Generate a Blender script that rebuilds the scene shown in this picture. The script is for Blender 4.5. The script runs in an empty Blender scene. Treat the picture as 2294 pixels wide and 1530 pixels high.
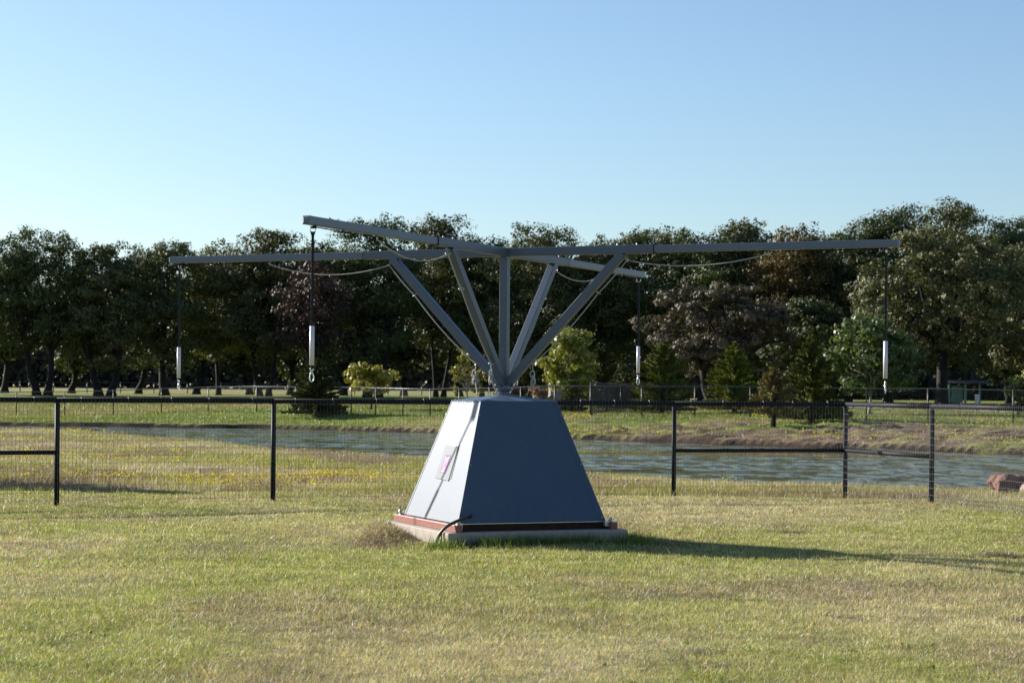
import bpy, math, random
import numpy as np
from mathutils import Vector, Matrix, Euler

random.seed(4)
scn = bpy.context.scene
col = scn.collection

# ------------------------------------------------------------------ camera
F, HOR, ROLL, EYE = 4417.0, 108.6, 0.0079, 1.6      # focal length and horizon in photo pixels
cam = bpy.data.cameras.new('camera')
camo = bpy.data.objects.new('camera', cam)
col.objects.link(camo)
cam.sensor_width = 36.0
cam.lens = F / 2294 * 36
cam.shift_y = HOR / 2294
cam.clip_start, cam.clip_end = 0.1, 12000
cam.dof.use_dof = True
cam.dof.focus_distance = 20.5
cam.dof.aperture_fstop = 5.6
camo.matrix_world = Matrix.Translation((0, 0, EYE)) @ Matrix.Rotation(math.pi/2, 4, 'X') @ Matrix.Rotation(ROLL, 4, 'Z')
scn.camera = camo

# ------------------------------------------------------------------ light
SUN_EL, SUN_AZ = math.radians(22.8), math.radians(-58.0)     # azimuth from +Y, clockwise positive
wd = bpy.data.worlds.new('World'); scn.world = wd; wd.use_nodes = True
nt = wd.node_tree; bg = nt.nodes['Background']
sky = nt.nodes.new('ShaderNodeTexSky'); sky.sky_type = 'NISHITA'; sky.sun_disc = False
sky.sun_elevation = SUN_EL; sky.sun_rotation = SUN_AZ
sky.altitude = 200; sky.air_density = 1.0; sky.dust_density = 0.75; sky.ozone_density = 2.4
wb = nt.nodes.new('ShaderNodeMixRGB'); wb.blend_type = 'MULTIPLY'; wb.inputs[0].default_value = 1; wb.inputs[2].default_value = (.98, 1.05, 1.12, 1)   # the photograph's cool white balance
nt.links.new(sky.outputs[0], wb.inputs[1]); nt.links.new(wb.outputs[0], bg.inputs[0]); bg.inputs[1].default_value = 0.062
sl = bpy.data.lights.new('sun', 'SUN'); sl.energy = 5.0; sl.angle = math.radians(0.5); sl.color = (1.0, 0.93, 0.82)
so = bpy.data.objects.new('sun', sl); col.objects.link(so)
sdir = Vector((math.sin(SUN_AZ)*math.cos(SUN_EL), math.cos(SUN_AZ)*math.cos(SUN_EL), math.sin(SUN_EL)))
so.rotation_euler = (-sdir).to_track_quat('-Z', 'Y').to_euler()
so.location = (-20, 10, 20)
vs = scn.view_settings
vs.view_transform = 'Standard'; vs.look = 'None'; vs.gamma = 1; vs.exposure = 1.18

# ------------------------------------------------------------------ helpers
def at(px, v, d):
    "world point seen at photo pixel (px, v) at depth d"
    ux, uy = px-1147, v-765
    c, s = math.cos(ROLL), math.sin(ROLL)
    x, y = ux*c+uy*s, -ux*s+uy*c
    return Vector((x/F*d, d, EYE-(y-HOR)/F*d))

def tag(o, label=None, cat=None, group=None, kind=None):
    if label: o['label'] = label
    if cat: o['category'] = cat
    if group: o['group'] = group
    if kind: o['kind'] = kind
    return o

def empty(name, loc, rz=0, label=None, cat=None, group=None):
    o = bpy.data.objects.new(name, None); col.objects.link(o)
    o.empty_display_size = 0.2
    o.location = loc; o.rotation_euler = (0, 0, rz)
    return tag(o, label, cat, group)

def copy_tree(o, parent=None):
    c = o.copy(); col.objects.link(c); c.parent = parent
    for ch in list(o.children): copy_tree(ch, c)
    return c

class MB:
    def __init__(s): s.v = []; s.f = []; s.sm = []; s.starts = []
    def add(s, vs, fs, smooth=False):
        n = len(s.v); s.starts.append((n, len(s.f))); s.v += [tuple(p) for p in vs]
        for f in fs: s.f.append(tuple(i+n for i in f)); s.sm.append(smooth)
        return s
    def hexa(s, P):                 # 8 corners: bottom 4 (ccw), top 4
        return s.add(P, [(3,2,1,0),(4,5,6,7),(0,1,5,4),(1,2,6,5),(2,3,7,6),(3,0,4,7)])
    def box(s, c, d, M=None):
        x, y, z = c; a, b, h = d[0]/2, d[1]/2, d[2]/2
        P = [Vector((x+i*a, y+j*b, z+k*h)) for k in (-1,1) for i, j in ((-1,-1),(1,-1),(1,1),(-1,1))]
        if M: P = [M @ p for p in P]
        return s.hexa(P)
    def bar(s, p, q, w, h=None, up=(0,0,1), bev=0.0):
        p, q = Vector(p), Vector(q); h = h or w
        d = (q-p).normalized(); u = Vector(up)
        if abs(d.dot(u)) > .98: u = Vector((0,1,0))
        x = d.cross(u).normalized(); y = x.cross(d).normalized()
        if bev <= 0:
            R = [(-1,-1),(1,-1),(1,1),(-1,1)]; R = [(a*w/2, b*h/2) for a, b in R]
        else:
            a, b = w/2, h/2
            R = [(-a+bev,-b),(a-bev,-b),(a-bev*.3,-b+bev*.3),(a,-b+bev),(a,b-bev),(a-bev*.3,b-bev*.3),(a-bev,b),(-a+bev,b),(-a+bev*.3,b-bev*.3),(-a,b-bev),(-a,-b+bev),(-a+bev*.3,-b+bev*.3)]
        n = len(R)
        V = [p+x*i+y*j for i, j in R]+[q+x*i+y*j for i, j in R]
        Fc = [(i, (i+1) % n, (i+1) % n+n, i+n) for i in range(n)]+[tuple(range(n))[::-1], tuple(range(n, 2*n))]
        return s.add(V, Fc)
    def tube(s, pts, r, n=8, cap=True, smooth=True):
        pts = [Vector(p) for p in pts]
        rs = r if isinstance(r, (list, tuple)) else [r]*len(pts)
        V = []; prev = None
        for i, p in enumerate(pts):
            d = (pts[min(i+1, len(pts)-1)]-pts[max(i-1, 0)]).normalized()
            if prev is None:
                u = Vector((0,0,1)) if abs(d.z) < .9 else Vector((1,0,0))
                x = d.cross(u).normalized()
            else:
                x = (prev-d*prev.dot(d)).normalized()
            prev = x; y = d.cross(x)
            V += [p+(x*math.cos(2*math.pi*k/n)+y*math.sin(2*math.pi*k/n))*rs[i] for k in range(n)]
        Fc = [(i*n+k, i*n+(k+1) % n, (i+1)*n+(k+1) % n, (i+1)*n+k) for i in range(len(pts)-1) for k in range(n)]
        s.add(V, Fc, smooth)
        if cap:
            m = len(s.v)-len(V); e = m+(len(pts)-1)*n
            s.f.append(tuple(m+k for k in range(n))[::-1]); s.sm.append(False)
            s.f.append(tuple(e+k for k in range(n))); s.sm.append(False)
        return s
    def ring(s, c, R, r, nrm=(0,0,1), n=14, sx=1.0):
        c = Vector(c); z = Vector(nrm).normalized(); x = z.orthogonal().normalized(); y = z.cross(x)
        pts = [c+(x*math.cos(a)*sx+y*math.sin(a))*R for a in [2*math.pi*k/n for k in range(n+1)]]
        return s.tube(pts, r, 6, cap=False)
    def build(s, name, mat, parent=None, bevel=0):
        me = bpy.data.meshes.new(name); me.from_pydata(s.v, [], s.f); me.update()
        me.polygons.foreach_set('use_smooth', s.sm)
        me.materials.append(mat)
        o = bpy.data.objects.new(name, me); col.objects.link(o); o.parent = parent
        if bevel:
            b = o.modifiers.new('b', 'BEVEL'); b.width = bevel; b.segments = 2; b.limit_method = 'ANGLE'
        return o

def build_each(mb, name, mat, parent, post=lambda o: o, chunk=1):
    "one object per piece added to mb (chunk pieces together)"
    st = mb.starts+[(len(mb.v), len(mb.f))]
    for i in range(0, len(mb.starts), chunk):
        v0, f0 = st[i]; v1, f1 = st[min(i+chunk, len(mb.starts))]
        m = MB(); m.add(mb.v[v0:v1], [tuple(k-v0 for k in f) for f in mb.f[f0:f1]]); post(m.build(name, mat, parent))

def np_mesh(name, V, nper, mat, colr=None, parent=None, kind=None):
    "V: (N*nper,3) vertices, faces of nper consecutive vertices"
    V = np.asarray(V, np.float32).reshape(-1, 3); n = len(V); nf = n//nper
    me = bpy.data.meshes.new(name)
    me.vertices.add(n); me.vertices.foreach_set('co', V.ravel())
    me.loops.add(n); me.loops.foreach_set('vertex_index', np.arange(n, dtype=np.int32))
    me.polygons.add(nf); me.polygons.foreach_set('loop_start', np.arange(nf, dtype=np.int32)*nper)
    me.polygons.foreach_set('loop_total', np.full(nf, nper, np.int32))
    me.update(calc_edges=True)
    if colr is not None:
        a = me.color_attributes.new('col', 'BYTE_COLOR', 'POINT')
        c = np.ones((n, 4), np.float32); c[:, :3] = colr
        a.data.foreach_set('color', np.clip(c, 0, 1).ravel())
    me.materials.append(mat)
    o = bpy.data.objects.new(name, me); col.objects.link(o); o.parent = parent
    return o

# 2-D value noise
_T = np.random.RandomState(7).rand(256, 256)
def vnoise(x, y):
    x = np.asarray(x, float); y = np.asarray(y, float)
    xi = np.floor(x).astype(int); yi = np.floor(y).astype(int)
    fx = x-xi; fy = y-yi; fx = fx*fx*(3-2*fx); fy = fy*fy*(3-2*fy)
    g = lambda a, b: _T[a & 255, b & 255]
    return (g(xi, yi)*(1-fx)+g(xi+1, yi)*fx)*(1-fy)+(g(xi, yi+1)*(1-fx)+g(xi+1, yi+1)*fx)*fy
def fbm(x, y, o=4):
    r = 0; a = .5; t = 0
    for i in range(o):
        r = r+a*vnoise(x*2**i+17.3*i, y*2**i+5.1*i); t += a; a *= .5
    return r/t
def sstep(a, b, x):
    t = np.clip((x-a)/(b-a), 0, 1); return t*t*(3-2*t)

# ------------------------------------------------------------------ terrain height
def zz(px, v, d): return at(px, v, d).z
CP = [-300, 150, 600, 980, 1300, 1700, 2294, 2700]
DN = [109, 100, 73, 63, 53, 47.5, 44.5, 43]
DF = [111, 109, 107, 99, 88, 80, 71, 68]
DFE = [125, 123, 115, 104, 98, 96, 89, 86]
VFE = [930, 932, 923, 936, 931, 937, 948, 955]
DPA = [141, 140, 140, 134, 122, 119, 112, 110]
VPA = [894, 896.5, 899, 901, 907, 910.5, 921, 928]
WZ = -0.6
knots_d, knots_z = [], []
for i, p in enumerate(CP):
    w = DF[i]-DN[i]; dep = WZ-min(.5, .06*w)
    bt = zz(p, {-300: 946, 150: 945, 600: 951, 980: 960}.get(p, 0), DF[i]+.7) if p < 1200 else WZ+.22
    knots_d.append([-50, 29.5, DN[i], DN[i]+w*.3, DF[i]-min(1.2, w*.3), DF[i], DF[i]+.18, DFE[i], DPA[i], 165, 225, 262, 400, 700, 5000])
    knots_z.append([0, 0, WZ, dep, dep, WZ, bt, zz(p, VFE[i], DFE[i]), zz(p, VPA[i], DPA[i]), 1.0, .85, .8, 1.42, 1.5, 1.5])
knots_d = np.array(knots_d); knots_z = np.array(knots_z)
def ground(x, y, extra=False):
    x = np.atleast_1d(np.asarray(x, float)); y = np.atleast_1d(np.asarray(y, float))
    px = 1147+F*x/np.maximum(y, 12)
    px = np.clip(px, -300, 2700)
    wob = (fbm(x*.25, y*.25+3, 3)-.5)*2.2+(fbm(x*.9, y*.9+3, 2)-.5)*.35
    K = knots_d.shape[1]
    D = np.stack([np.interp(px, CP, knots_d[:, k]) for k in range(K)], 1)
    Z = np.stack([np.interp(px, CP, knots_z[:, k]) for k in range(K)], 1)
    for k in (2, 3, 4, 5, 6): D[:, k] += wob
    z = np.zeros_like(x)
    for k in range(K-1):
        m = (y >= D[:, k]) & (y < D[:, k+1])
        t = (y[m]-D[m, k])/np.maximum(D[m, k+1]-D[m, k], 1e-6)
        z[m] = Z[m, k]*(1-t)+Z[m, k+1]*t
    # small relief
    lawn = 1-sstep(28, 31, y)
    z += (fbm(x*.5+9, y*.5, 3)-.5)*.10*lawn*sstep(5, 9, y)*(1-np.exp(-((x+.09)**2+(y-21.3)**2)/5))
    z += .11*np.exp(-((x+1.30)/.24)**2-((y-21.0)/.55)**2)+.13*np.exp(-((x+1.46)/.22)**2-((y-21.7)/.45)**2)
    mid = sstep(29, 33, y)*(1-sstep(D[:, 2]-9, D[:, 2]-1, y))
    z += (fbm(x*.35+2, y*.35, 4)-.5)*.22*mid
    far = sstep(D[:, 6], D[:, 6]+1.5, y)*(1-sstep(120, 150, y))
    z += (fbm(x*.3, y*.4, 4)-.5)*.16*far
    right = sstep(1230, 1330, px)*sstep(D[:, 5]-.2, D[:, 5]+1, y)*(1-sstep(D[:, 7]-5, D[:, 7]-1, y))
    z += (fbm(x*1.6, y*1.3, 4)-.5)*.50*right
    if extra: return z, D, px, right
    return z
def gz(x, y): return float(ground(x, y)[0])

# ------------------------------------------------------------------ materials
def mat(name):
    m = bpy.data.materials.new(name); m.use_nodes = True
    n = m.node_tree; b = n.nodes['Principled BSDF']; return m, n, b
def simple(name, c, rough=.5, metal=0.0, var=.15, scale=8, bump=0.0, c2=None, dist=.01, spec=.5):
    m, n, b = mat(name)
    b.inputs['Roughness'].default_value = rough; b.inputs['Metallic'].default_value = metal
    b.inputs['Specular IOR Level'].default_value = spec
    tc = n.nodes.new('ShaderNodeTexCoord'); nz = n.nodes.new('ShaderNodeTexNoise')
    nz.inputs['Scale'].default_value = scale; nz.inputs['Detail'].default_value = 6
    n.links.new(tc.outputs['Object'], nz.inputs['Vector'])
    cr = n.nodes.new('ShaderNodeValToRGB')
    cr.color_ramp.elements[0].position = .3; cr.color_ramp.elements[1].position = .7
    c2 = c2 or tuple(x*(1-var) for x in c)
    cr.color_ramp.elements[0].color = (*c2, 1); cr.color_ramp.elements[1].color = (*c, 1)
    n.links.new(nz.outputs['Fac'], cr.inputs[0]); n.links.new(cr.outputs[0], b.inputs['Base Color'])
    if bump:
        bp = n.nodes.new('ShaderNodeBump'); bp.inputs['Strength'].default_value = bump; bp.inputs['Distance'].default_value = dist
        n.links.new(nz.outputs['Fac'], bp.inputs['Height']); n.links.new(bp.outputs[0], b.inputs['Normal'])
    return m
def leafmat(name, trans=.35, rough=.45, spec=.5):
    "leaf colour comes from the mesh attribute col"
    m, n, b = mat(name)
    at_ = n.nodes.new('ShaderNodeAttribute'); at_.attribute_name = 'col'
    n.links.new(at_.outputs['Color'], b.inputs['Base Color'])
    b.inputs['Roughness'].default_value = rough; b.inputs['Specular IOR Level'].default_value = spec
    tr = n.nodes.new('ShaderNodeBsdfTranslucent')
    mul = n.nodes.new('ShaderNodeMixRGB'); mul.blend_type = 'MULTIPLY'; mul.inputs[0].default_value = 1
    mul.inputs[2].default_value = (1.25, 1.3, .6, 1)
    n.links.new(at_.outputs['Color'], mul.inputs[1]); n.links.new(mul.outputs[0], tr.inputs['Color'])
    mx = n.nodes.new('ShaderNodeMixShader'); mx.inputs[0].default_value = trans
    n.links.new(b.outputs[0], mx.inputs[1]); n.links.new(tr.outputs[0], mx.inputs[2])
    out = n.nodes['Material Output']; n.links.new(mx.outputs[0], out.inputs['Surface'])
    return m
M_grass = leafmat('grass_blade', .28, .5, .35)
M_leaf = leafmat('oak_leaf', .16, .6, .32)
M_cedar = leafmat('cedar_needle', .15, .6, .25)
M_bright = leafmat('young_leaf', .35, .45, .4)
M_flower = leafmat('flower_petal', .3, .6, .2)
M_grey = simple('grey_painted_steel', (.075, .098, .135), .38, 0.0, .12, 3, .04, dist=.003)
M_grey2 = simple('grey_paint_outer_tube', (.11, .14, .185), .34, 0.1, .15, 3, .04, dist=.003)
M_panel = simple('grey_sheet_panel', (.050, .082, .138), .47, 0.0, .08, 2.2, .03, dist=.004, spec=.27)
n = M_panel.node_tree; b = n.nodes['Principled BSDF']; src = b.inputs['Base Color'].links[0].from_socket
tc = n.nodes.new('ShaderNodeTexCoord'); sx = n.nodes.new('ShaderNodeSeparateXYZ'); n.links.new(tc.outputs['Object'], sx.inputs[0])
hm = n.nodes.new('ShaderNodeMapRange'); hm.inputs[1].default_value = .22; hm.inputs[2].default_value = .52; hm.inputs[3].default_value = .75; hm.inputs[4].default_value = .12
mp = n.nodes.new('ShaderNodeMapping'); mp.inputs['Scale'].default_value = (14, 14, 1.2); n.links.new(tc.outputs['Object'], mp.inputs[0])
nz = n.nodes.new('ShaderNodeTexNoise'); nz.inputs['Scale'].default_value = 1.6; nz.inputs['Detail'].default_value = 6; n.links.new(mp.outputs[0], nz.inputs[0])
cr = n.nodes.new('ShaderNodeMapRange'); cr.inputs[1].default_value = .5; cr.inputs[2].default_value = .72
ml = n.nodes.new('ShaderNodeMath'); ml.operation = 'MULTIPLY'
n.links.new(sx.outputs[2], hm.inputs[0]); n.links.new(nz.outputs[0], cr.inputs[0]); n.links.new(cr.outputs[0], ml.inputs[0]); n.links.new(hm.outputs[0], ml.inputs[1])
dx = n.nodes.new('ShaderNodeMixRGB'); dx.inputs[2].default_value = (.10, .09, .08, 1)      # dusty splashes and run-off streaks
n.links.new(ml.outputs[0], dx.inputs[0]); n.links.new(src, dx.inputs[1]); n.links.new(dx.outputs[0], b.inputs['Base Color'])
M_chip = simple('chipped_paint', (.10, .12, .18), .6)
M_door = simple('grey_sheet_door', (.055, .082, .112), .50, 0.0, .06, 4, .02, dist=.002, spec=.21)
M_red = simple('red_oxide_paint', (.24, .055, .045), .45, 0.0, .3, 12, .15, c2=(.15, .045, .035), spec=.7)
M_rust = simple('rusty_brown_steel', (.05, .018, .008), .8, 0.0, .4, 14, .2, c2=(.015, .009, .007), spec=.2)
M_conc = simple('concrete', (.36, .31, .27), .85, 0.0, .25, 9, .5, dist=.006)
M_galv = simple('galvanised_steel', (.55, .57, .58), .35, .8, .15, 30)
M_steel = simple('bright_steel', (.75, .75, .75), .2, 1.0, .1, 30)
M_black = simple('black_pipe_paint', (.008, .009, .013), .6, 0, .2, 6, .05, spec=.15)
M_blackm = simple('black_webbing', (.01, .01, .013), .8, 0, .2, 200, .2, dist=.001)
M_rubber = simple('black_conduit', (.02, .021, .026), .45, 0, .2, 20)
M_wire = simple('dark_mesh_wire', (.11, .115, .125), .6, .2, .2, 40)
M_wire2 = simple('sunlit_galvanised_wire', (.17, .175, .19), .55, .3, .2, 40)  # lightened to paint sun on the right-hand mesh bays; also the tie wires
M_pvc = simple('white_plastic_tube', (.66, .62, .66), .35, 0, .06, 10)
M_ink = simple('printed_ink', (.12, .12, .14), .6)
M_pink = simple('faded_pink_sticker', (.28, .145, .32), .7, 0, .1, 20, spec=.05)
M_white = simple('white_print', (.60, .56, .62), .7, 0, .05, spec=.05)
M_rope = simple('braided_grey_rope', (.55, .53, .50), .8, 0, .55, 160, .6, dist=.003)
M_bark = simple('dark_oak_bark', (.014, .012, .011), .95, 0, .5, 6, .8, dist=.05)
M_palebark = simple('pale_maple_bark', (.30, .27, .23), .9, 0, .3, 10, .5, dist=.02)
M_farpost = simple('far_fence_black', (.015, .018, .022), .45, 0, .2, 5)
M_farrail = simple('far_fence_rail', (.06, .065, .075), .3, .3, .2, 5)
M_stone = simple('rough_brown_sandstone', (.23, .12, .085), .9, 0, .5, 5, 1.0, c2=(.10, .05, .04), dist=.05)
M_stone2 = simple('pale_sandstone', (.33, .26, .19), .9, 0, .3, 5, .8, dist=.04)
M_block = simple('grey_limestone_block', (.30, .28, .26), .9, 0, .2, 3, .5, dist=.03)
M_teal = simple('pale_teal_paint', (.16, .26, .25), .6, 0, .15, 3)
M_whitepaint = simple('white_paint', (.75, .75, .74), .5, 0, .1, 3)
M_roof = simple('dark_shingle', (.05, .05, .055), .8, 0, .3, 8)
M_path = simple('pale_gravel', (.42, .39, .35), .95, 0, .25, 4, .4, dist=.03)

# water
M_water, n, b = mat('pond_water')
b.inputs['Base Color'].default_value = (.10, .115, .060, 1); b.inputs['Roughness'].default_value = .05
b.inputs['Specular IOR Level'].default_value = .5; b.inputs['IOR'].default_value = 1.6
tc = n.nodes.new('ShaderNodeTexCoord'); mp = n.nodes.new('ShaderNodeMapping'); mp.inputs['Scale'].default_value = (1.2, .55, 1)
n1 = n.nodes.new('ShaderNodeTexNoise'); n1.inputs['Scale'].default_value = 1.7; n1.inputs['Detail'].default_value = 4; n1.inputs['Roughness'].default_value = .6
n2 = n.nodes.new('ShaderNodeTexNoise'); n2.inputs['Scale'].default_value = 1.0; n2.inputs['Detail'].default_value = 4
mp2 = n.nodes.new('ShaderNodeMapping'); mp2.inputs['Scale'].default_value = (.035, .16, 1)
n4 = n.nodes.new('ShaderNodeTexNoise'); n4.inputs['Scale'].default_value = 1.1; n4.inputs['Detail'].default_value = 2
mr4 = n.nodes.new('ShaderNodeMapRange'); mr4.inputs[1].default_value = .45; mr4.inputs[2].default_value = .58; mr4.inputs[3].default_value = .2
m4 = n.nodes.new('ShaderNodeMath'); m4.operation = 'MULTIPLY'
mr = n.nodes.new('ShaderNodeMapRange'); mr.inputs[1].default_value = .40; mr.inputs[2].default_value = .52; mr.inputs[3].default_value = .04; mr.inputs[4].default_value = 1
ml = n.nodes.new('ShaderNodeMath'); ml.operation = 'MULTIPLY'
bp = n.nodes.new('ShaderNodeBump'); bp.inputs['Strength'].default_value = 1.0; bp.inputs['Distance'].default_value = .2
n.links.new(tc.outputs['Object'], mp.inputs[0]); n.links.new(mp.outputs[0], n1.inputs[0]); n.links.new(tc.outputs['Object'], mp2.inputs[0]); n.links.new(mp2.outputs[0], n2.inputs[0])
n.links.new(mp.outputs[0], n4.inputs[0]); n.links.new(n4.outputs[0], mr4.inputs[0]); n.links.new(n2.outputs[0], mr.inputs[0]); n.links.new(mr.outputs[0], m4.inputs[0]); n.links.new(mr4.outputs[0], m4.inputs[1])
n.links.new(n1.outputs[0], ml.inputs[0]); n.links.new(m4.outputs[0], ml.inputs[1])
sxw = n.nodes.new('ShaderNodeSeparateXYZ'); n.links.new(tc.outputs['Object'], sxw.inputs[0])
mw = n.nodes.new('ShaderNodeMapRange'); mw.inputs[1].default_value = -9; mw.inputs[2].default_value = 3; mw.inputs[3].default_value = .6   # sheltered, calm left end
n.links.new(sxw.outputs[0], mw.inputs[0]); m5 = n.nodes.new('ShaderNodeMath'); m5.operation = 'MULTIPLY'
n.links.new(m4.outputs[0], m5.inputs[0]); n.links.new(mw.outputs[0], m5.inputs[1]); n.links.new(m5.outputs[0], ml.inputs[1])
rm = n.nodes.new('ShaderNodeMapRange'); rm.inputs[3].default_value = .05; rm.inputs[4].default_value = .38   # wind ripples too fine to resolve
n.links.new(m5.outputs[0], rm.inputs[0]); n.links.new(rm.outputs[0], b.inputs['Roughness'])
n.links.new(ml.outputs[0], bp.inputs['Height']); n.links.new(bp.outputs[0], b.inputs['Normal'])

# ground: vertex colour plus fine noise
M_ground, n, b = mat('grassy_ground')
b.inputs['Roughness'].default_value = .95; b.inputs['Specular IOR Level'].default_value = .1
a = n.nodes.new('ShaderNodeAttribute'); a.attribute_name = 'col'
tc = n.nodes.new('ShaderNodeTexCoord')
n1 = n.nodes.new('ShaderNodeTexNoise'); n1.inputs['Scale'].default_value = 9; n1.inputs['Detail'].default_value = 8; n1.inputs['Roughness'].default_value = .7
n3 = n.nodes.new('ShaderNodeTexNoise'); n3.inputs['Scale'].default_value = 1.3; n3.inputs['Detail'].default_value = 6
n.links.new(tc.outputs['Object'], n1.inputs[0]); n.links.new(tc.outputs['Object'], n3.inputs[0])
mr = n.nodes.new('ShaderNodeMapRange'); mr.inputs[1].default_value = .3; mr.inputs[2].default_value = .7; mr.inputs[3].default_value = .55; mr.inputs[4].default_value = 1.4
mr2 = n.nodes.new('ShaderNodeMapRange'); mr2.inputs[1].default_value = .3; mr2.inputs[2].default_value = .7; mr2.inputs[3].default_value = .75; mr2.inputs[4].default_value = 1.25
mm = n.nodes.new('ShaderNodeMath'); mm.operation = 'MULTIPLY'
n.links.new(n1.outputs[0], mr.inputs[0]); n.links.new(n3.outputs[0], mr2.inputs[0]); n.links.new(mr.outputs[0], mm.inputs[0]); n.links.new(mr2.outputs[0], mm.inputs[1])
mx = n.nodes.new('ShaderNodeMixRGB'); mx.blend_type = 'MULTIPLY'; mx.inputs[0].default_value = 1
n.links.new(a.outputs['Color'], mx.inputs[1]); n.links.new(mm.outputs[0], mx.inputs[2]); n.links.new(mx.outputs[0], b.inputs['Base Color'])
bp = n.nodes.new('ShaderNodeBump'); bp.inputs['Strength'].default_value = .9; bp.inputs['Distance'].default_value = .08
n.links.new(n1.outputs[0], bp.inputs['Height']); n.links.new(bp.outputs[0], b.inputs['Normal'])

# ------------------------------------------------------------------ colours over the ground
GREEN = np.array([.315, .335, .088]); TAN = np.array([.56, .48, .30]); BROWN = np.array([.36, .28, .19])
YEL = np.array([.72, .60, .03]); SOIL_SHADE = np.array([.022, .014, .010]); PURP = np.array([.22, .155, .12])
def lerp(a, b, t): return a*(1-t[:, None])+b*t[:, None]
def lawn_col(x, y):
    n = len(x)
    t = np.clip((fbm(x*.42+1.2, y*.27+4.1, 4)-.38)*3.2+np.clip(x, -3, 5)*.06, 0, 1)
    near = np.exp(-((x+.2)**2/6+(y-19.3)**2/2.0)); t = np.clip(t-near*1.0, 0, 1)
    c = lerp(np.tile(GREEN, (n, 1))*1.12, np.tile(TAN, (n, 1)), t)
    b_ = np.clip((fbm(x*.7+31, y*.5+14, 4)-.53)*5+.10*np.clip(x, -2, 4)*(y < 18)+.22*sstep(-.5, 2, x)*sstep(17, 13, y)*(fbm(x*1.1, y*.8+7, 3) > .42), 0, 1)*(1-near)*.75
    c = lerp(c, np.tile(BROWN, (n, 1)), b_)
    return c
def field_col(x, y):
    "rough ground between the fence and the pond"
    n = len(x)
    t = np.clip((fbm(x*.3+7, y*.22+2, 4)-.38)*4, 0, 1)
    c = lerp(np.tile(GREEN*.78+np.array([.04, .01, .015]), (n, 1)), np.tile(TAN*.74, (n, 1)), t)
    b_ = np.clip((fbm(x*.5+3, y*.3+40, 4)-.43)*5, 0, 1)*.8
    return lerp(c, np.tile(PURP, (n, 1)), b_)
def far_col(x, y):
    n = len(x)
    t = np.clip((fbm(x*.12+3, y*.1+8, 4)-.45)*3.5, 0, 1)
    return lerp(np.tile(np.array([.155, .195, .038]), (n, 1)), np.tile(np.array([.27, .23, .10]), (n, 1)), t)

SPOTS = []
for p_, v_, r_ in ((1868, 1378, .09), (1910, 1382, .07), (1560, 1466, .07), (1615, 1497, .08), (1775, 1190, .22), (2284, 1392, .12), (2250, 1250, .25)):
    a_ = at(p_, v_, 1.0); d_ = EYE/(EYE-a_.z); SPOTS.append((a_.x*d_, d_, r_))
def spots(x, y):
    t = np.zeros(len(x))
    for a_, b_, r_ in SPOTS: t = np.maximum(t, np.exp(-(((x-a_)/r_)**2+((y-b_)/(r_*1.6))**2)))
    return t*np.clip(.4+fbm(x*9, y*9, 2)*1.4, 0, 1)

# ------------------------------------------------------------------ ground sheet
ys = np.concatenate([np.arange(-16, 8, 2.), np.arange(8, 28, .14), np.arange(28, 66, .36), np.arange(66, 112, .26), np.arange(112, 150, .6), np.arange(150, 270, 3.), np.geomspace(270, 5000, 22)])
NC = 420; ss = np.linspace(-1.25, 1.25, NC)
GX = ss[None, :]*((ys[:, None]+40)*.5); GY = np.repeat(ys[:, None], NC, 1)
gx, gy = GX.ravel(), GY.ravel()
g_z, gD, gpx, gright = ground(gx, gy, True)
c = lawn_col(gx, gy)*.52
c = lerp(c, field_col(gx, gy)*.85, sstep(28.5, 30.5, gy))
c = lerp(c, far_col(gx, gy), sstep(gD[:, 5], gD[:, 6]+1, gy))
mud = np.exp(-np.abs(gy-(gD[:, 2]-.2))/.8)*(gy < gD[:, 2]+.5)
c = lerp(c, np.tile(np.array([.13, .09, .055]), (len(gx), 1)), np.clip(mud, 0, .8))
bank = ((gy > gD[:, 5]-.8) & (gy < gD[:, 6]+.22)).astype(float)
c = lerp(c, np.tile(SOIL_SHADE, (len(gx), 1)), bank*np.clip(fbm(gx*1.5, gy*.1, 3)*3, .6, 1))  # bank soil painted near black for the shade under its cut edge
rs_ = gright*np.clip((fbm(gx*.30+50, gy*.55, 4)-.41)*6, 0, 1)
c = lerp(c, np.tile(np.array([.17, .12, .10]), (len(gx), 1)), rs_*.95)
rs2 = gright*np.clip((fbm(gx*.8+90, gy*1.2, 4)-.52)*8, 0, 1)
c = lerp(c, np.tile(SOIL_SHADE*1.3, (len(gx), 1)), rs2*.9)
c = lerp(c, np.tile(np.array([.23, .22, .09]), (len(gx), 1)), sstep(230, 280, gy))
# bare soil beside the slab
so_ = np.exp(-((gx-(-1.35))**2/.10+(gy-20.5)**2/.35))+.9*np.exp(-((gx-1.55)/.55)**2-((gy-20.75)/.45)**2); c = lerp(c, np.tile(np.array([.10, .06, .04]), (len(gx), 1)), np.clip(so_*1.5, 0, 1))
c = lerp(c, np.tile(np.array([.07, .04, .03]), (len(gx), 1)), np.clip(spots(gx, gy)*1.4, 0, 1))
NR = len(ys)
idx = np.arange(NR*NC).reshape(NR, NC)
quads = np.stack([idx[:-1, :-1], idx[:-1, 1:], idx[1:, 1:], idx[1:, :-1]], -1).reshape(-1, 4)
me = bpy.data.meshes.new('ground'); n = NR*NC
me.vertices.add(n); me.vertices.foreach_set('co', np.stack([gx, gy, g_z], 1).astype(np.float32).ravel())
me.loops.add(quads.size); me.loops.foreach_set('vertex_index', quads.ravel().astype(np.int32))
me.polygons.add(len(quads)); me.polygons.foreach_set('loop_start', np.arange(len(quads), dtype=np.int32)*4)
me.polygons.foreach_set('loop_total', np.full(len(quads), 4, np.int32))
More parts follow.
